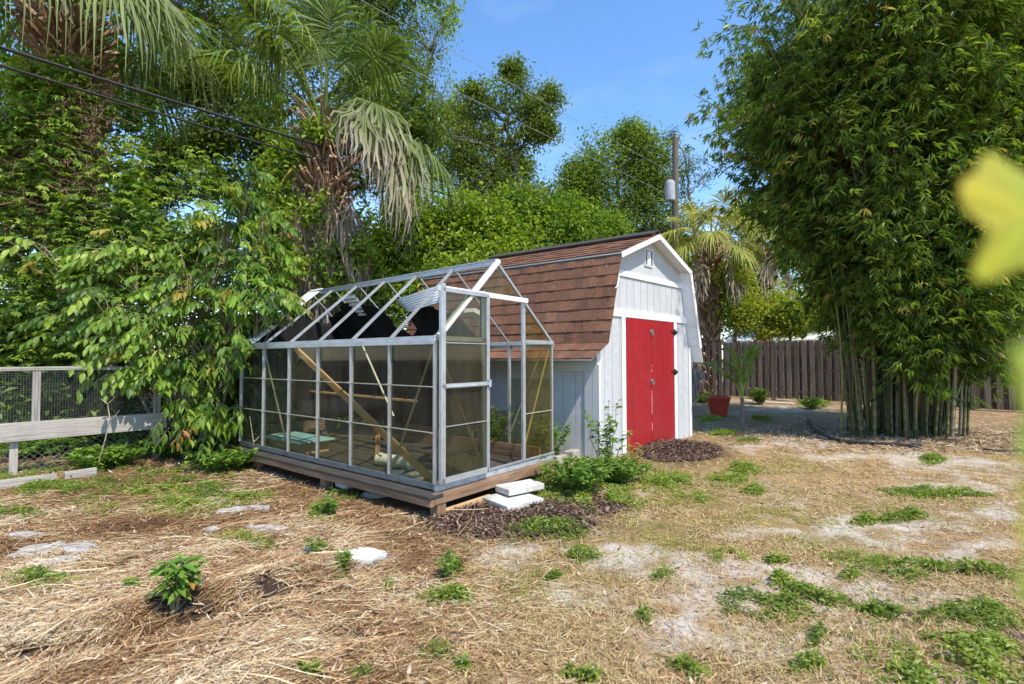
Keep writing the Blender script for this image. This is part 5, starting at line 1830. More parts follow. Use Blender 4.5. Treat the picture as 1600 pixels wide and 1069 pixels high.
bush = thing('trailing_bush', 'big bush with hanging pale green leaf sprays leaning over the wire fence', 'bush', at(290, 560, 7.4) * [1, 1, 0])
mb, wd = MB(), MB()
root = at(290, 560, 7.4) * [1, 1, 0]
stems = []
for (u, v, d, a, b, m) in ((300, 430, 7.2, 80, 60, 46), (385, 395, 7.2, 50, 50, 34), (240, 500, 7.1, 70, 50, 40), (330, 540, 7.0, 60, 60, 40), (300, 630, 6.9, 40, 60, 34), (385, 300, 7.6, 30, 45, 26), (340, 350, 7.5, 50, 40, 30),
                        (425, 470, 6.75, 42, 26, 26), (180, 390, 7.3, 50, 40, 22), (365, 470, 6.9, 40, 40, 26), (260, 570, 6.9, 50, 40, 28), (340, 640, 6.7, 25, 40, 18), (200, 560, 7.0, 50, 40, 24), (70, 385, 7.3, 25, 12, 6), (170, 470, 7.2, 60, 40, 26), (370, 545, 6.6, 14, 30, 10), (410, 350, 7.4, 40, 40, 20),
                        (430, 410, 7.3, 30, 40, 18), (110, 500, 7.3, 40, 40, 9)):
    c, r = px_lobe(u, v, d, a, b, .35)
    st = wiggle(root + rng.normal(size=3) * [.15, .1, 0], c, 8, .09)
    wd.tube(st, np.linspace(.028, .01, 8), 6, cap=False)
    q = c + rvec(m) * (rng.random((m, 1)) ** .4) * r
    out = unit(q - np.array([root[0], root[1] + .6, c[2]]) + rng.normal(size=(m, 3)) * .35)
    out = unit(out * [1, 1, .6] + np.array([.1, -.4, .05]) + rng.normal(size=(m, 3)) * .3)
    T = pal(m, BUSHC, np.clip(.52 + .34 * rng.normal(size=m), 0, 1))
    yl = rng.random(m) < .035
    T[yl] = np.array([.36, .33, .05]) * rng.uniform(.7, 1.1, (yl.sum(), 1))
    orr = rng.random(m) < .008
    T[orr] = np.array([.34, .17, .05])
    Lr = rng.uniform(.16, .44, m)
    pts = sprig_leaves(mb, q, out, 9, Lr, .155, .07, T, hang=.85)
    for k in range(m):
        wd.tube(np.concatenate([[st[rng.integers(5, 8)]], [q[k]], pts[k, 1::2]]), np.r_[.008, .005, np.linspace(.004, .002, 4)], 4, cap=False, tint=(1.2, 1.3, .8))
mb.build('foliage', LEAF, bush)
wd.build('stem', BARK, bush)

# ------------------------------------------------------------------ bamboo
bam = thing('bamboo_clump', 'tall dense green bamboo clump arching over the yard before the fence', 'bamboo', gpz(1438, 682))
bc = gpz(1438, 684)
fol = MB()
tw = MB()
cl_pts = []
ncul = 84
for k in range(ncul):
    t = k * 2.39996
    rr_ = math.sqrt((k + .5) / ncul)
    off = np.array([cos(t) * 1.02, sin(t) * .62, 0]) * rr_
    # keep the ring facing the yard well filled
    b = bc + off + np.array([0, .35, 0])
    b[2] = gz(b[0], b[1]) - .05
    H = rng.uniform(7.5, 10.5) * (1 - .18 * rr_ * rng.random())
    lean = np.array([off[0], off[1] * .9, 0]) * rng.uniform(.5, 1.4) * np.where(off[0] < 0, .45, .9) + rng.normal(size=3) * [.22, .2, 0]
    arch = unit(np.array([off[0] + rng.normal() * .3, off[1] + rng.normal() * .3 - .1, 0])) * rng.uniform(.9, 2.6)
    if k % 6 == 0:
        arch = np.array([-rng.uniform(1.0, 2.1), rng.uniform(-.8, .3), 0])
        H *= .92
    if k % 6 == 3:
        arch = np.array([rng.uniform(1.5, 3.5), rng.uniform(-1.6, .2), 0])
    s = np.linspace(0, 1, 44)
    pts = b + lean * s[:, None] + arch * (s ** 2.6)[:, None] + UP * (H * (s - .16 * np.linalg.norm(arch) / 3 * s ** 4))[:, None]
    r0 = rng.uniform(.012, .03)
    rad = r0 * (1 - s) ** .55 + .003
    rad = np.repeat(rad, 1)
    dead = rng.random() < .12
    cc = np.array((.27, .23, .15)) if dead else pal(1, [(.03, .04, .011), (.055, .065, .017), (.095, .1, .028), (.16, .145, .05)])[0]
    # nodes: a pale ring every other sample
    P2, R2, T2 = [], [], []
    for i in range(43):
        P2 += [pts[i], pts[i] * .93 + pts[i + 1] * .07, pts[i] * .86 + pts[i + 1] * .14]
        R2 += [rad[i] * .97, rad[i] * 1.13, rad[i] * .98]
        T2 += [cc * .8, np.minimum(cc * 1.3 + .015, .6), cc]
    mb = MB()
    mb.tube(P2, R2, 8, tint=np.array(T2))
    mb.build('culm', CULM, bam, smooth=True)
    cl_pts.append(pts)
    if dead:
        continue
    zmin = (rng.uniform(.75, 1.9) if off[1] < .1 else rng.uniform(1.2, 2.3)) + max(0, -off[0]) * 1.5 + max(0, off[0] - .6) * .8
    for i in range(6, 44):
        if pts[i, 2] < zmin:
            continue
        nb_ = 2 if i < 34 else 3
        for _ in range(nb_):
            a = rng.uniform(0, 2 * pi)
            outw = unit(np.array([cos(a), sin(a), 0]) + unit(off + 1e-3) * .55 + (unit(arch) * .5 if i > 30 else 0))
            l_ = rng.uniform(.45, 1.3) * (.75 if i < 14 else 1.15 if i < 32 else .85)
            m = 5
            q = np.linspace(0, 1, m)[:, None]
            br = pts[i] + outw * l_ * q + UP * (l_ * (.45 * q - .75 * q ** 2))
            if br[-1, 0] - bc[0] < np.interp(br[-1, 2], [1.0, 1.7, 3.2, 4.2, 5.4, 6.4, 9], [-.9, -1.2, -1.75, -2.3, -2.9, -2.7, -2.2]) * 1.05:
                continue
            tw.tube(br, np.linspace(.006, .002, m), 4, cap=False, tint=cc * 1.1)
            cl_pts.append((br[-4:], outw))
for (ub, ut, dd, r_) in ((1440, 1438, 8.45, .03), (1462, 1452, 8.5, .024), (1495, 1560, 8.6, .022), (1352, 1290, 9.0, .02)):
    p0 = gpz(ub, 690)
    p0[1] = dd + .25
    p1_ = at(ut, -40, dd) if ub < 1480 and ub > 1400 else at(ut, 380, dd)
    s = np.linspace(0, 1, 26)[:, None]
    pts = p0 * (1 - s) + p1_ * s + np.array([.06, -.1, 0]) * np.sin(s * pi)
    P2, R2, T2 = [], [], []
    cc = np.array((.2, .21, .05))
    for i in range(25):
        P2 += [pts[i], pts[i] * .94 + pts[i + 1] * .06, pts[i] * .88 + pts[i + 1] * .12]
        f = r_ * (1 - .6 * i / 25)
        R2 += [f * .97, f * 1.12, f * .98]
        T2 += [cc * .8, cc * 1.25, cc]
    mb = MB()
    mb.tube(P2, R2, 8, tint=np.array(T2))
    mb.build('culm', CULM, bam, smooth=True)
br = np.concatenate([x[0] for x in cl_pts if isinstance(x, tuple)])
ow = np.concatenate([np.repeat(x[1][None], 4, 0) for x in cl_pts if isinstance(x, tuple)])
rep = 3
C = np.repeat(br, rep, 0) + rng.normal(size=(len(br) * rep, 3)) * np.array([.13, .13, .1])
O = np.repeat(ow, rep, 0)
zz = C[:, 2]
xl = np.interp(zz, [1.0, 1.7, 3.2, 4.2, 5.4, 6.4, 9], [-.9, -1.2, -1.75, -2.3, -2.9, -2.7, -2.2])      # how far the clump spreads on its left at each height
lim_ = C[:, 0] - bc[0] - xl * (.8 + .45 * vnoise(C, .9, 78))
keep = (vnoise(C, 1.1, 77) > .22 + .16 * np.clip(1 - (C[:, 0] - bc[0] - xl) / 2.2, 0, 1)) & (rng.random(len(C)) < .92) & (lim_ > -.15 * rng.random(len(C)))
C, O = C[keep], O[keep]
# long arching sprays reaching out on the left, sky showing between them
SPR = [(1085, 192, 5.2), (1100, 75, 6.2), (1150, 15, 7.0), (1165, 130, 5.8), (1128, 245, 5.0), (1172, 318, 4.2), (1215, 372, 3.6), (1110, 150, 5.6), (1190, 230, 5.0), (1140, 190, 5.2), (1235, 410, 3.2),
       (1180, 60, 6.5), (1135, 100, 6.0), (1200, 300, 4.4), (1090, 225, 5.0), (1160, 270, 4.6), (1220, -10, 7.4), (1195, 180, 5.4)]
C_, O_ = [C], [O]
for (u, v, z0) in SPR:
    d_ = rng.uniform(8.4, 9.8)
    e1 = at(u, v, d_)
    e0 = np.array([bc[0] - rng.uniform(.6, 1.6), bc[1] + rng.uniform(-.4, .6), e1[2] - rng.uniform(.1, .9)])
    s = np.linspace(0, 1, 14)[:, None]
    ar = e0 * (1 - s) + e1 * s + UP * (.75 * np.sin(s * pi * .9) * np.linalg.norm(e1 - e0) * .28)
    tw.tube(ar, np.linspace(.011, .002, 14), 5, cap=False, tint=(.1, .12, .03))
    ow_ = unit(e1 - e0)
    for i in range(3, 14):
        for _ in range(5):
            C_.append((ar[i] + rng.normal(size=3) * np.array([.13, .16, .08]) - UP * abs(rng.normal()) * .16)[None])
            O_.append((ow_ + rng.normal(size=3) * .35)[None])
C, O = np.concatenate(C_), np.concatenate(O_)
m = 6
n = len(C) * m
hd = unit(O + rng.normal(size=(len(C), 3)) * .55 - UP * .25)
hd = np.repeat(hd, m, 0)
upv = unit(rng.normal(size=(n, 3)) * .3 + UP)
sv = unit(np.cross(hd, upv))
an = np.tile(np.radians([-62, -34, -10, 12, 38, 66]), len(C))[:, None] + rng.normal(size=(n, 1)) * .12
Dv = hd * np.cos(an) + sv * np.sin(an) - UP * rng.uniform(.1, .75, (n, 1))
ct = np.repeat(rng.random(len(C)), m)
T = pal(n, BAMC, np.clip(.6 * ct + .3 * rng.random(n) + .03 * (np.repeat(C[:, 2], m) - 3.5), 0, 1))
yl = np.repeat(rng.random(len(C)) < .025, m)
T[yl] = np.array([.38, .34, .08]) * rng.uniform(.8, 1.1, (yl.sum(), 1))
L_ = rng.uniform(.1, .2, n)
fol.leaves(np.repeat(C, m, 0) + rng.normal(size=(n, 3)) * .02, Dv, upv, L_, .0235, T, fold=.2, curl=.25)
print('bamboo leaves', n)
fol.build('foliage', LEAF, bam)
tw.build('branch', CULM, bam)
# dead sheath hanging on one culm
mb = MB()
p = at(1457, 270, 8.3)
mb.leaves(p[None], np.array([[0.05, 0, -1]]), np.array([[.3, -1, .1]]), .24, .09, np.array([[.3, .1, .05]]), detail=2)
o = mb.build('culm_sheath', DRY, bam)

# ------------------------------------------------------------------ small palm by the pot
sb = gpz(1160, 664)
sp = thing('coconut_seedling', 'young feather leaved palm with a thin stem beside the red pot', 'palm', sb)
st_ = np.array([sb - UP * .1, sb + UP * .25 + [.01, 0, 0], sb + UP * .55 + [.0, 0, 0], sb + UP * .85])
mb = MB()
mb.tube(wiggle(st_[0], st_[2], 6, .006), [.05, .045, .04, .045, .035, .04], 10)
mb.build('stem', PALMBARK, sp)
h = sb + UP * .5
for pts, c in (([h, at(1150, 600, 10.7), at(1138, 588, 10.7), at(1112, 568, 10.6), at(1086, 562, 10.5)], (.26, .36, .07)),
               ([h, at(1158, 600, 10.7), at(1152, 570, 10.7), at(1145, 550, 10.7), at(1132, 540, 10.7)], (.33, .38, .1)),
               ([h, at(1163, 600, 10.7), at(1168, 575, 10.6), at(1176, 555, 10.6), at(1186, 536, 10.6)], (.28, .4, .07)),
               ([h, at(1161, 600, 10.7), at(1160, 570, 10.8), at(1168, 548, 10.8), at(1180, 540, 10.9)], (.22, .35, .06)),
               ([h, at(1156, 595, 10.7), at(1146, 575, 10.9), at(1130, 562, 11.1), at(1110, 565, 11.2)], (.22, .32, .06))):
    feather_frond(sp, 'frond', pts, .36, .036, 34, c, .35)
# dry fallen fronds heaped behind the shed corner
dp = thing('fallen_fronds', 'heap of dry grey fallen palm leaves behind the shed corner', 'dead leaves', gpz(1092, 640))
for k in range(5):
    fan_frond(dp, 'dead_frond', at(1070 + 8 * k, 600 - 9 * k + rng.normal() * 6, 14.5), R(rng.uniform(-160, -20)), R(rng.uniform(-10, 20)), .3, .75, (.3, .25, .2), 1.0, 26, 1.0, DRY, 90, 1, (.36, .31, .25))


# ------------------------------------------------------------------ low plants in the yard
def small_plant(name, label, cat, base, stems, per, L, W, cols, mat=LEAF, spread=.2, height=.4, r=.006, group=None, yellow=None, detail=2, lean=(0, 0), zmin=.15, whorl=False):
    t = thing(name, label, cat, base, group)
    mb, wd = MB(), MB()
    for k in range(stems):
        a = rng.uniform(0, 2 * pi)
        tip = base + np.array([cos(a) * spread * rng.random() + lean[0], sin(a) * spread * rng.random() + lean[1], height * rng.uniform(.55, 1.05)])
        p = wiggle(base + np.array([cos(a), sin(a), 0]) * spread * .12, tip, 9, .02 * height)
        p[0, 2] -= .03
        wd.tube(p, np.linspace(r, r * .35, 9), 5, tint=(1.2, 1.25, .8))
        s = zmin + (1 - zmin) * rng.random(per) ** .8
        i = s * 8
        c = np.stack([np.interp(i, np.arange(9), p[:, q]) for q in range(3)], 1)
        b = rng.uniform(0, 2 * pi, per)
        D = np.stack([np.cos(b), np.sin(b), rng.uniform(-.15, .7, per)], 1)
        N = rng.normal(size=(per, 3)) * .25 + UP
        sc = rng.uniform(.6, 1.15, per)
        T = pal(per, cols)
        if yellow:
            m = rng.random(per) < yellow[0]
            T[m] = yellow[1]
        mb.leaves(c, D, N, L * sc, W * sc, T, fold=.15, curl=.2, detail=detail)
    wd.build('stem', BARK, t)
    mb.build('foliage', mat, t)
    return t


FRESH = [(.05, .13, .018), (.09, .2, .025), (.15, .28, .035), (.2, .33, .05)]
small_plant('seedling', 'glossy broad leaved seedling alone in the straw', 'seedling', gpz(272, 945), 8, 16, .105, .036, [(.07, .17, .025), (.12, .25, .035), (.19, .33, .055)], LEAF_GLOSS, .13, .27, yellow=(.05, (.4, .25, .04)))
small_plant('sapling', 'spindly sapling with sparse leaves before the white shed corner', 'sapling', gpz(945, 745), 9, 34, .08, .044, FRESH, LEAF, .34, .88, .007, zmin=.25)
small_plant('sapling', 'taller lone shoot with a tuft on top by the shed corner', 'sapling', gpz(936, 742), 2, 18, .06, .032, FRESH, LEAF, .05, 1.02, .006, zmin=.55)
small_plant('sapling', 'yellowing sprouts in front of the red shed doors', 'sapling', gpz(992, 728), 6, 12, .075, .034, [(.2, .24, .03), (.32, .3, .04), (.36, .22, .05)], LEAF, .26, .42, .006, zmin=.3)
small_plant('weed_bush', 'lush low weed bush between the white slabs and the shed', 'weed', gpz(898, 768), 80, 30, .062, .034, FRESH, LEAF, .44, .34, .004, zmin=.05, detail=1)
small_plant('weed_bush', 'wide low green bush at the foot of the red shed doors', 'weed', gpz(962, 755), 70, 30, .062, .034, FRESH, LEAF, .44, .28, .004, zmin=.05, detail=1)
small_plant('weed_bush', 'shaded weeds growing between greenhouse and shed wall', 'weed', np.array([.45, 6.75, 0]), 40, 24, .075, .04, FRESH, LEAF, .5, .62, .005, zmin=.1, detail=1)
small_plant('weed_bush', 'weeds growing up between greenhouse side wall and shed siding', 'weed', np.array([-.35, 7.35, 0]), 40, 24, .075, .04, FRESH, LEAF, .5, .75, .005, zmin=.1, detail=1)
small_plant('weed_shoot', 'small yellow green shoot with bare twigs at the greenhouse back corner', 'weed', gpz(412, 722), 9, 14, .06, .026, [(.12, .2, .03), (.22, .3, .045)], LEAF, .12, .42, .005)
small_plant('weed_shoot', 'upright weed shoot in the straw before the platform leg', 'weed', gpz(700, 905), 7, 16, .04, .018, FRESH, LEAF, .1, .2, .003)
small_plant('weed_shoot', 'leafy young weed growing in straw beside the timber platform', 'weed', gpz(512, 806), 8, 16, .075, .028, FRESH, LEAF, .14, .24, .004)
small_plant('weed_shoot', 'little weed sprouting at the whitest stone', 'weed', gpz(541, 888), 4, 10, .045, .018, FRESH, LEAF, .06, .13, .003)
small_plant('weed_shoot', 'tiny weed behind the whitest stone', 'weed', gpz(490, 868), 5, 10, .045, .018, FRESH, LEAF, .07, .13, .003)
small_plant('weed_bush', 'dark green weeds at the foot of the fence beside the small palm', 'weed', gpz(1188, 633), 26, 22, .12, .05, HEDGE, LEAF, .42, .5, .005, detail=1)
small_plant('weed_bush', 'spreading weed patch on bare ground before the fence', 'weed', gpz(1268, 640), 30, 22, .11, .045, FRESH, LEAF, .5, .3, .005, detail=1)
small_plant('weed_bush', 'weeds behind the red pot along the fence', 'weed', gpz(1098, 630), 22, 20, .12, .05, FRESH, LEAF, .5, .3, .005, detail=1)
# spiky tuft left of the bamboo
gt = thing('spiky_tuft', 'dark spiky grass tuft at the foot of the bamboo', 'plant', gpz(1358, 656))
mb = MB()
n = 160
c = gpz(1358, 656)
a = rng.uniform(0, 2 * pi, n)
e = R(1) * rng.uniform(25, 85, n)
D = np.stack([np.cos(a) * np.cos(e), np.sin(a) * np.cos(e), np.sin(e)], 1)
q = np.linspace(0, 1, 5)
l_ = rng.uniform(.35, .62, n)
path = c + rng.normal(size=(n, 1, 3)) * [.06, .06, 0] + D[:, None] * (l_[:, None] * q)[..., None] - UP * (l_[:, None] * (q ** 2)[None] * .3)[..., None]
mb.strips(path, .022 * np.array([1, 1, .8, .5, .05]), unit(np.cross(D, UP)), pal(n, HEDGE))
mb.build('blade', LEAF, gt)
# creeping weeds banked below the wire fence
for (u, v, sx, lab) in ((60, 712, .55, 'creeping green weeds under the near part of the wire fence'), (165, 728, .5, 'creeping weeds covering the end of the long fallen board'), (275, 712, .5, 'creeping weeds below the trailing bush'), (345, 735, .42, 'low weeds between the bush and the greenhouse corner'), (215, 700, .45, 'tall weeds beneath the skirt board of the wire fence'), (120, 704, .4, 'weeds climbing the wire below the middle of the skirt board')):
    small_plant('creeping_weed', lab, 'weed', gpz(u, v), 100, 26, .085, .052, FRESH, LEAF, sx * 1.15, .26 if v > 705 else .45, .004, zmin=.05, detail=1, group='weeds banked under the wire fence')
# bare pale twigs
for (pts, lab) in (([(150, 735), (163, 690), (172, 655), (168, 630), (158, 622)], 'bare pale forked twig leaning on the fence skirt board'), ([(398, 720), (396, 690), (390, 650)], 'bare whitish twig by the greenhouse back corner')):
    mb = MB()
    P_ = np.array([at(u, v, 6.35 if pts[0][0] < 200 else 6.55) for u, v in pts])
    P_[0] = gpz(*pts[0])
    mb.tube(P_, np.linspace(.009, .004, len(P_)), 6, tint=(2.1, 2.0, 1.8))
    for k in (2, 3) if len(pts) > 3 else (1,):
        q = P_[k] + np.array([.1, .02, .12]) * (1 if k == 2 else .8)
        mb.tube([P_[k], (P_[k] + q) / 2 + [.01, 0, 0], q], [.005, .004, .003], 5, tint=(2.1, 2.0, 1.8))
    tag(mb.build('bare_twig', BARK), lab, 'twig')

# plant with big lobed leaves just right of the viewpoint, out of focus
nb_ = thing('lobed_leaf_plant', 'blurred yellow green lobed leaves reaching in from the side close up', 'plant', np.array([.78, .36, 0]))
mb = MB()
mb.tube(wiggle(np.array([.78, .36, -.05]), np.array([.74, .34, 1.75]), 8, .01), np.linspace(.016, .006, 8), 7)
for tip, z in (((.168, .16), 1.44), ((.16, .15), 1.38), ((.162, .15), 1.34)):
    mb.tube([np.array([.75, .34, z - .1]), np.array([(.75 + tip[0]) / 2, .31, z + .02]), np.array([tip[0], tip[1], z])], [.005, .004, .0028], 6)
mb.build('stem', surf_mat('green_stem', [(.1, .16, .03), (.16, .24, .05), (.2, .28, .06)], 5), nb_)


def lobed_leaf(c, ax, nx_, size, lobes, tint):
    """Flat lobed leaf: polar outline r(t), gently cupped."""
    ax = unit(np.array(ax, float))
    nz = unit(np.array(nx_, float) - ax * (np.array(nx_, float) @ ax))
    sy = np.cross(nz, ax)
    n = 96
    t = np.linspace(-pi, pi, n, endpoint=False)
    r = .55 + 0 * t
    for a, l_, w_ in lobes:
        d = (t - R(a) + pi) % (2 * pi) - pi
        r = np.maximum(r, .55 + (l_ - .55) * np.exp(-(d / w_) ** 2))
    V, T = [], []
    K = 7
    for k in range(K + 1):
        s = k / K
        x, y = np.cos(t) * r * s * size, np.sin(t) * r * s * size
        z = -.18 * (x * x + y * y) / size + .012 * np.sin(t * 7) * s * size * 2
        V.append(c + ax * x[:, None] + sy * y[:, None] + nz * z[:, None])
        vein = 1 + .5 * sum(np.exp(-(((t - R(a) + pi) % (2 * pi) - pi) / (.05 / max(s, .2))) ** 2) for a, l_, w_ in lobes)
        g_ = np.clip(.25 + .6 * s + .3 * np.cos(t * 2 + 1), 0, 1)[:, None]
        T.append((np.array(tint)[None] * np.array([.62, .85, .9]) * (1 - g_) + np.array(tint)[None] * np.array([1.2, 1.08, .9]) * g_) * np.minimum(vein, 1.6)[:, None])
    i = np.arange(n)
    j = (i + 1) % n
    Q = np.concatenate([np.stack([k * n + i, k * n + j, (k + 1) * n + j, (k + 1) * n + i], 1) for k in range(K)])
    m = MB()
    m.add(np.concatenate(V), Q, tint=np.concatenate(T))
    return m.build('leaf', LEAF_SOFT, nb_, smooth=True)


lobed_leaf(at(1618, 340, .16), at(1490, 345, .15) - at(1618, 340, .16), (-.15, -1, .25), .034, ((-32, .74, .5), (30, .98, .26), (-100, .8, .6), (105, .8, .6), (180, .7, .5)), (.34, .36, .03))
lobed_leaf(at(1650, 640, .12), at(1560, 600, .11) - at(1650, 640, .12), (-.3, -1, .3), .0215, ((0, .6, .4), (50, .8, .5), (-50, .8, .5), (100, .9, .5), (-100, .9, .5)), (.2, .3, .04))
lobed_leaf(at(1656, 850, .12), at(1570, 830, .11) - at(1656, 850, .12), (-.4, -1, .25), .022, ((0, .62, .4), (50, .8, .4), (-50, .8, .4), (110, .9, .5), (-100, .9, .5)), (.22, .3, .045))

# ------------------------------------------------------------------ ground cover: straw, dry grass, weeds, mulch, leaves
def ground_points(n, u0, u1, v0, v1, power=1.0):
    """Random ground points in a region given in view bearings, thinned with distance."""
    v = v0 + (v1 - v0) * rng.random(n) ** power
    u = u0 + (u1 - u0) * rng.random(n)
    x = (u - 800) / F
    y = (534.5 - v) / F
    c, s = cos(PITCH), sin(PITCH)
    fy, fz = c - y * s, s + y * c
    k = -CAMZ / fz
    X, Y = x * k, fy * k
    return X, Y


def inside(X, Y):
    """True under the platform or the shed."""
    q = np.c_[X - GO[0], Y - GO[1]]
    a, b = q @ GA[:2], q @ GB[:2]
    m = (a > -.02) & (a < GW) & (b > 0) & (b < GL)
    q = np.c_[X - S0[0], Y - S0[1]]
    M = np.linalg.inv(np.array([SA[:2], SB[:2]]).T)
    ab = q @ M.T
    return m | ((ab[:, 0] > 0) & (ab[:, 0] < WS) & (ab[:, 1] > 0) & (ab[:, 1] < SL))


def lay(mb, X, Y, L, W, ang, tint, lift=.012, tilt=.18, bend=.1, k=4):
    n = len(X)
    Z = ground_z(X, Y)
    d = np.stack([np.cos(ang), np.sin(ang), rng.normal(size=n) * tilt], 1)
    s = unit(np.stack([-np.sin(ang), np.cos(ang), rng.normal(size=n) * .4], 1))
    t = np.linspace(-.5, .5, k)
    base = np.c_[X, Y, Z + np.abs(rng.normal(size=n)) * lift + .006]
    bow = (rng.normal(size=n) * bend)[:, None]
    path = base[:, None] + d[:, None] * (L[:, None] * t)[..., None] + s[:, None] * (L[:, None] * bow * (t ** 2)[None])[..., None] + UP * (L[:, None] * .12 * (.25 - t ** 2)[None] * rng.random((n, 1)))[..., None]
    # keep the ends just above the soil
    gzv = ground_z(path[..., 0].ravel(), path[..., 1].ravel()).reshape(n, k)
    path[..., 2] = np.maximum(path[..., 2], gzv + .003)
    mb.strips(path, np.broadcast_to(W[:, None], (n, k)) * np.array([.6] + [1] * (k - 2) + [.35]), s, tint)


def fields(X, Y):
    P = np.c_[X, Y, 0 * X]
    wob_ = np.c_[(fbm(P, 2.1, 21) - .5) * .5, (fbm(P, 2.1, 22) - .5) * .5, 0 * X]
    sd_ = blob_field(P + wob_, SAND)
    ml = blob_field(P + wob_ * .6, MULCH_AND_DARK)
    gr_ = blob_field(P + wob_, GRASSY)
    st_ = np.clip((-.1 - X + (fbm(P, 1.1, 25) - .5) * 1.2) / .9 + .15, 0, 1)
    return sd_, ml, gr_, st_


STRAW = [(.1, .055, .028), (.21, .11, .048), (.34, .195, .085), (.44, .295, .145), (.52, .4, .225), (.62, .53, .37)]
# straw on the left
sm = MB()
X, Y = ground_points(190000, -150, 900, 690, 1130, .85)
sd_, ml, gr_, st_ = fields(X, Y)
keep = (rng.random(len(X)) < (.06 + .94 * st_) * (1 - .93 * np.clip(ml * 1.4, 0, 1)) * (1 - .5 * np.clip(sd_, 0, 1))) & ~inside(X, Y)
X, Y = X[keep], Y[keep]
P = np.c_[X, Y, 0 * X]
ang = R(28) + (fbm(P, .9, 41) - .5) * 3.0 + rng.normal(size=len(X)) * .75
L = rng.uniform(.025, .14, len(X)) * np.clip(rng.normal(1, .3, len(X)), .4, 2)
t = np.clip(rng.random(len(X)) * .85 + (fbm(P, 1.6, 42) - .5) * 1.5 + .06, 0, 1)
cov = fbm(P, 4.5, 43) + .25 * rng.random(len(X)) > .47
X, Y, ang, L, t = X[cov], Y[cov], ang[cov], L[cov], t[cov]
lay(sm, X, Y, L, np.maximum(rng.uniform(.0018, .0048, len(X)), .0007 * Y), ang, pal(len(X), STRAW, t), .016, .14, .2)
# longer stalks
X, Y = ground_points(800, -150, 800, 700, 1130, .9)
sd_, ml, gr_, st_ = fields(X, Y)
keep = (rng.random(len(X)) < st_) & ~inside(X, Y)
X, Y = X[keep], Y[keep]
P = np.c_[X, Y, 0 * X]
lay(sm, X, Y, rng.uniform(.2, .5, len(X)), rng.uniform(.003, .008, len(X)), R(25) + (fbm(P, .9, 41) - .5) * 3.0 + rng.normal(size=len(X)) * .5, pal(len(X), STRAW), .03, .1, .25, 6)
tag(sm.build('straw', DRY), 'loose reddish brown straw and pine needles covering the near ground', 'straw', kind='stuff')
# short dry grass on the right
gm = MB()
X, Y = ground_points(210000, 480, 1750, 655, 1130, 1.0)
sd_, ml, gr_, st_ = fields(X, Y)
P = np.c_[X, Y, 0 * X]
pn = fbm(P, 3.2, 51)
keep = (rng.random(len(X)) < np.clip((1 - st_ * .85) * (1.05 - .78 * np.clip(sd_, 0, 1)) * np.clip((pn - .3) * 3.2, .12, 1), 0, 1) * (1 - .85 * np.clip(ml * 1.3, 0, 1))) & ~inside(X, Y) & (Y < 8.5)
X, Y, gr_ = X[keep], Y[keep], gr_[keep]
n = len(X)
lie = rng.random(n) < .72
P = np.c_[X, Y, 0 * X]
DRYG = [(.22, .145, .06), (.37, .26, .115), (.48, .36, .17), (.57, .47, .28)]
GRN = [(.16, .17, .035), (.25, .25, .05), (.34, .32, .08)]
t = pal(n, DRYG)
gm_ = rng.random(n) < np.clip(gr_ * .9 * (fbm(P, 2.6, 55) - .32) * 3, 0, .75)
t[gm_] = pal(gm_.sum(), GRN)
li = np.where(lie)[0]
lay(gm, X[li], Y[li], rng.uniform(.03, .1, len(li)), np.maximum(rng.uniform(.0022, .0042, len(li)), .00105 * Y[li]), rng.uniform(0, 2 * pi, len(li)), t[li], .008, .3, .3, 3)
ui = np.where(~lie)[0]
m = len(ui)
a = rng.uniform(0, 2 * pi, m)
ln = rng.uniform(.02, .055, m)
e = rng.uniform(.3, 1.3, m)
D = np.stack([np.cos(a) * np.cos(e), np.sin(a) * np.cos(e), np.sin(e)], 1)
b = np.c_[X[ui], Y[ui], ground_z(X[ui], Y[ui])]
q = np.array([0, .5, 1])
path = b[:, None] + D[:, None] * (ln[:, None] * q)[..., None] - UP * (ln[:, None] * (q ** 2)[None] * .2)[..., None]
gm.strips(path, np.maximum(.0034, .001 * Y[ui])[:, None] * np.array([1, .85, .15]), np.stack([-np.sin(a), np.cos(a), 0 * a], 1), t[ui])
tag(gm.build('dry_grass', DRY), 'short dry tan grass thinning to bare sand over the yard', 'grass', kind='stuff')
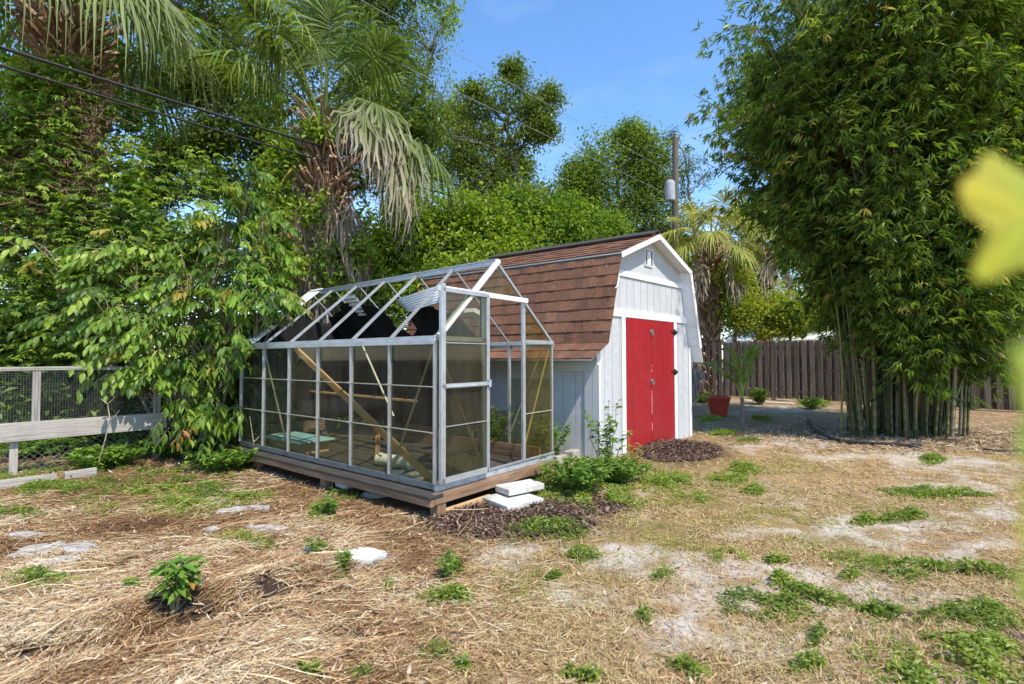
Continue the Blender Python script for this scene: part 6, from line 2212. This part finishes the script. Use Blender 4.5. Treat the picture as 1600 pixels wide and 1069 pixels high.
# low green weeds and grass tufts
wm = MB()
for (cx, cy, rx, ry, dv) in WEEDS:
    k_ = rng.uniform(.85, 1.25)
    rx, ry = rx * k_, ry * k_
    area = pi * rx * ry
    n = int(min(area * 13000, 12000)) + 160
    a = rng.uniform(0, 2 * pi, n)
    rr_ = np.sqrt(rng.random(n)) * 1.12
    stray = rng.random(n) < .24
    rr_[stray] = 1 + rng.exponential(.45, stray.sum())
    dx, dy = np.cos(a) * rr_ * rx, np.sin(a) * rr_ * ry
    X, Y = cx + dx + dy * (cx / cy), cy + dy
    P = np.c_[X, Y, 0 * X]
    X = X + (fbm(P, 3.2, 71) - .5) * .28
    Y = Y + (fbm(P, 3.2, 72) - .5) * .28
    P = np.c_[X, Y, 0 * X]
    k = (rng.random(n) < np.clip((fbm(P, 6, 61) - (.3 if area < .5 else .42)) * 5, .0, 1) * np.clip(1.25 - rr_, .12, 1) * 1.2) & ~inside(X, Y)
    X, Y, rr2 = X[k], Y[k], rr_[k]
    n = len(X)
    if not n:
        continue
    hgt = (.012 + .062 * rng.random(n)) * np.clip(1.25 - rr2, .2, 1)
    Z = ground_z(X, Y)
    az = rng.uniform(0, 2 * pi, n)
    D = np.stack([np.cos(az), np.sin(az), rng.uniform(-.1, .9, n)], 1)
    N = rng.normal(size=(n, 3)) * .35 + UP
    tone = rng.random()
    T = pal(n, [(.06, .11, .018), (.13, .21, .03), (.22, .31, .044), (.32, .38, .075)], np.clip(.35 * tone + .65 * rng.random(n), 0, 1))
    s = rng.uniform(.6, 1.2, n)
    big = .042 if rng.random() < .6 else .032
    wm.leaves(np.c_[X, Y, Z + hgt], D, N, big * s, big * .42 * s, T, fold=.15, curl=.2)
    # grassy blades among them
    m = n // 2
    i = rng.integers(0, n, m)
    a2 = rng.uniform(0, 2 * pi, m)
    e2 = rng.uniform(.5, 1.4, m)
    D2 = np.stack([np.cos(a2) * np.cos(e2), np.sin(a2) * np.cos(e2), np.sin(e2)], 1)
    ln = rng.uniform(.03, .085, m) * np.clip(1.3 - rr2[i], .3, 1)
    path = np.c_[X[i], Y[i], Z[i]][:, None] + D2[:, None] * (ln[:, None] * q)[..., None]
    wm.strips(path, np.array([.004, .003, .0006]), np.stack([-np.sin(a2), np.cos(a2), 0 * a2], 1), pal(m, [(.1, .16, .03), (.2, .26, .05), (.3, .33, .08)]))
    # tiny pale flowers
    f = rng.integers(0, n, max(n // 60, 1))
    wm.leaves(np.c_[X[f], Y[f], Z[f] + hgt[f] + .015], np.c_[rng.normal(size=(len(f), 2)), 0 * f], np.tile(UP, (len(f), 1)), .011, .011, np.array([.7, .7, .62]))
X, Y = ground_points(60000, 500, 1750, 665, 1130, 1.0)
P = np.c_[X, Y, 0 * X]
_, ml, gr_, _ = fields(X, Y)
k = (rng.random(len(X)) < np.clip((fbm(P, 1.7, 91) - .5) * 4, 0, .5) * np.clip((fbm(P, 7, 92) - .42) * 6, 0, 1) * (.5 + gr_)) & ~inside(X, Y) & (ml < .4)
X, Y = X[k], Y[k]
m = len(X)
a2, e2, ln = rng.uniform(0, 2 * pi, m), rng.uniform(.4, 1.4, m), rng.uniform(.025, .07, m)
D2 = np.stack([np.cos(a2) * np.cos(e2), np.sin(a2) * np.cos(e2), np.sin(e2)], 1)
path = np.c_[X, Y, ground_z(X, Y)][:, None] + D2[:, None] * (ln[:, None] * q)[..., None]
wm.strips(path, np.maximum(.004, .0011 * Y)[:, None] * np.array([1, .8, .15]), np.stack([-np.sin(a2), np.cos(a2), 0 * a2], 1), pal(m, [(.12, .17, .03), (.24, .27, .045), (.36, .35, .08)]))
tag(wm.build('weeds', LEAF), 'scattered low green weed and grass patches over the yard', 'weeds', kind='stuff')
# bark mulch and dark chips
mm = MB()
X, Y = [], []
for (cx, cy, rx, ry, dv) in MULCH_AND_DARK[:3]:
    n = int(6500 * min(rx * ry * 3.2, 1))
    a, r_ = rng.uniform(0, 2 * pi, n), np.sqrt(rng.random(n)) * 1.1
    dy = np.sin(a) * r_ * ry
    X.append(cx + np.cos(a) * r_ * rx + dy * cx / cy)
    Y.append(cy + dy)
X, Y = np.concatenate(X), np.concatenate(Y)
k = ~inside(X, Y)
X, Y = X[k], Y[k]
n = len(X)
lay(mm, X, Y, rng.uniform(.015, .07, n), rng.uniform(.006, .018, n), rng.uniform(0, 2 * pi, n), pal(n, [(.03, .018, .014), (.065, .038, .028), (.12, .07, .05), (.17, .11, .08), (.3, .23, .18)]), .014, .3, .2, 3)
tag(mm.build('mulch', DRY), 'dark brown bark mulch before the greenhouse door and shed doors', 'mulch', kind='stuff')
# fallen leaves: bamboo litter at the back, curled brown leaves near
lm = MB()
X, Y = ground_points(42000, 1080, 1700, 622, 712, .8)
k = (rng.random(len(X)) < .95 * np.exp(-(((X - bc[0]) / 2.2) ** 2 + ((Y - bc[1] - .2) / 1.1) ** 2)) + .12 * (Y > 8.2) * fbm(np.c_[X, Y, 0 * X], 1.5, 81)) & ~inside(X, Y)
X, Y = X[k], Y[k]
n = len(X)
lay(lm, X, Y, rng.uniform(.06, .16, n), rng.uniform(.01, .022, n), rng.uniform(0, 2 * pi, n), pal(n, [(.14, .085, .05), (.28, .19, .115), (.4, .3, .2), (.5, .41, .29)]), .012, .25, .2, 3)
X, Y = ground_points(11000, -150, 1500, 700, 1130, .9)
sd_, ml, gr_, st_ = fields(X, Y)
k = (rng.random(len(X)) < .1 + .8 * st_) & ~inside(X, Y)
X, Y = X[k], Y[k]
n = len(X)
a = rng.uniform(0, 2 * pi, n)
lm.leaves(np.c_[X, Y, ground_z(X, Y) + rng.uniform(.008, .03, n)], np.stack([np.cos(a), np.sin(a), rng.normal(size=n) * .12], 1), rng.normal(size=(n, 3)) * .35 + UP, rng.uniform(.015, .055, n), rng.uniform(.008, .02, n),
          pal(n, [(.14, .07, .035), (.3, .16, .08), (.42, .28, .17), (.56, .46, .34)]), fold=.35, curl=-.35, detail=2)
tag(lm.build('fallen_leaves', DRY), 'dry fallen leaves strewn on the ground', 'leaves', kind='stuff')
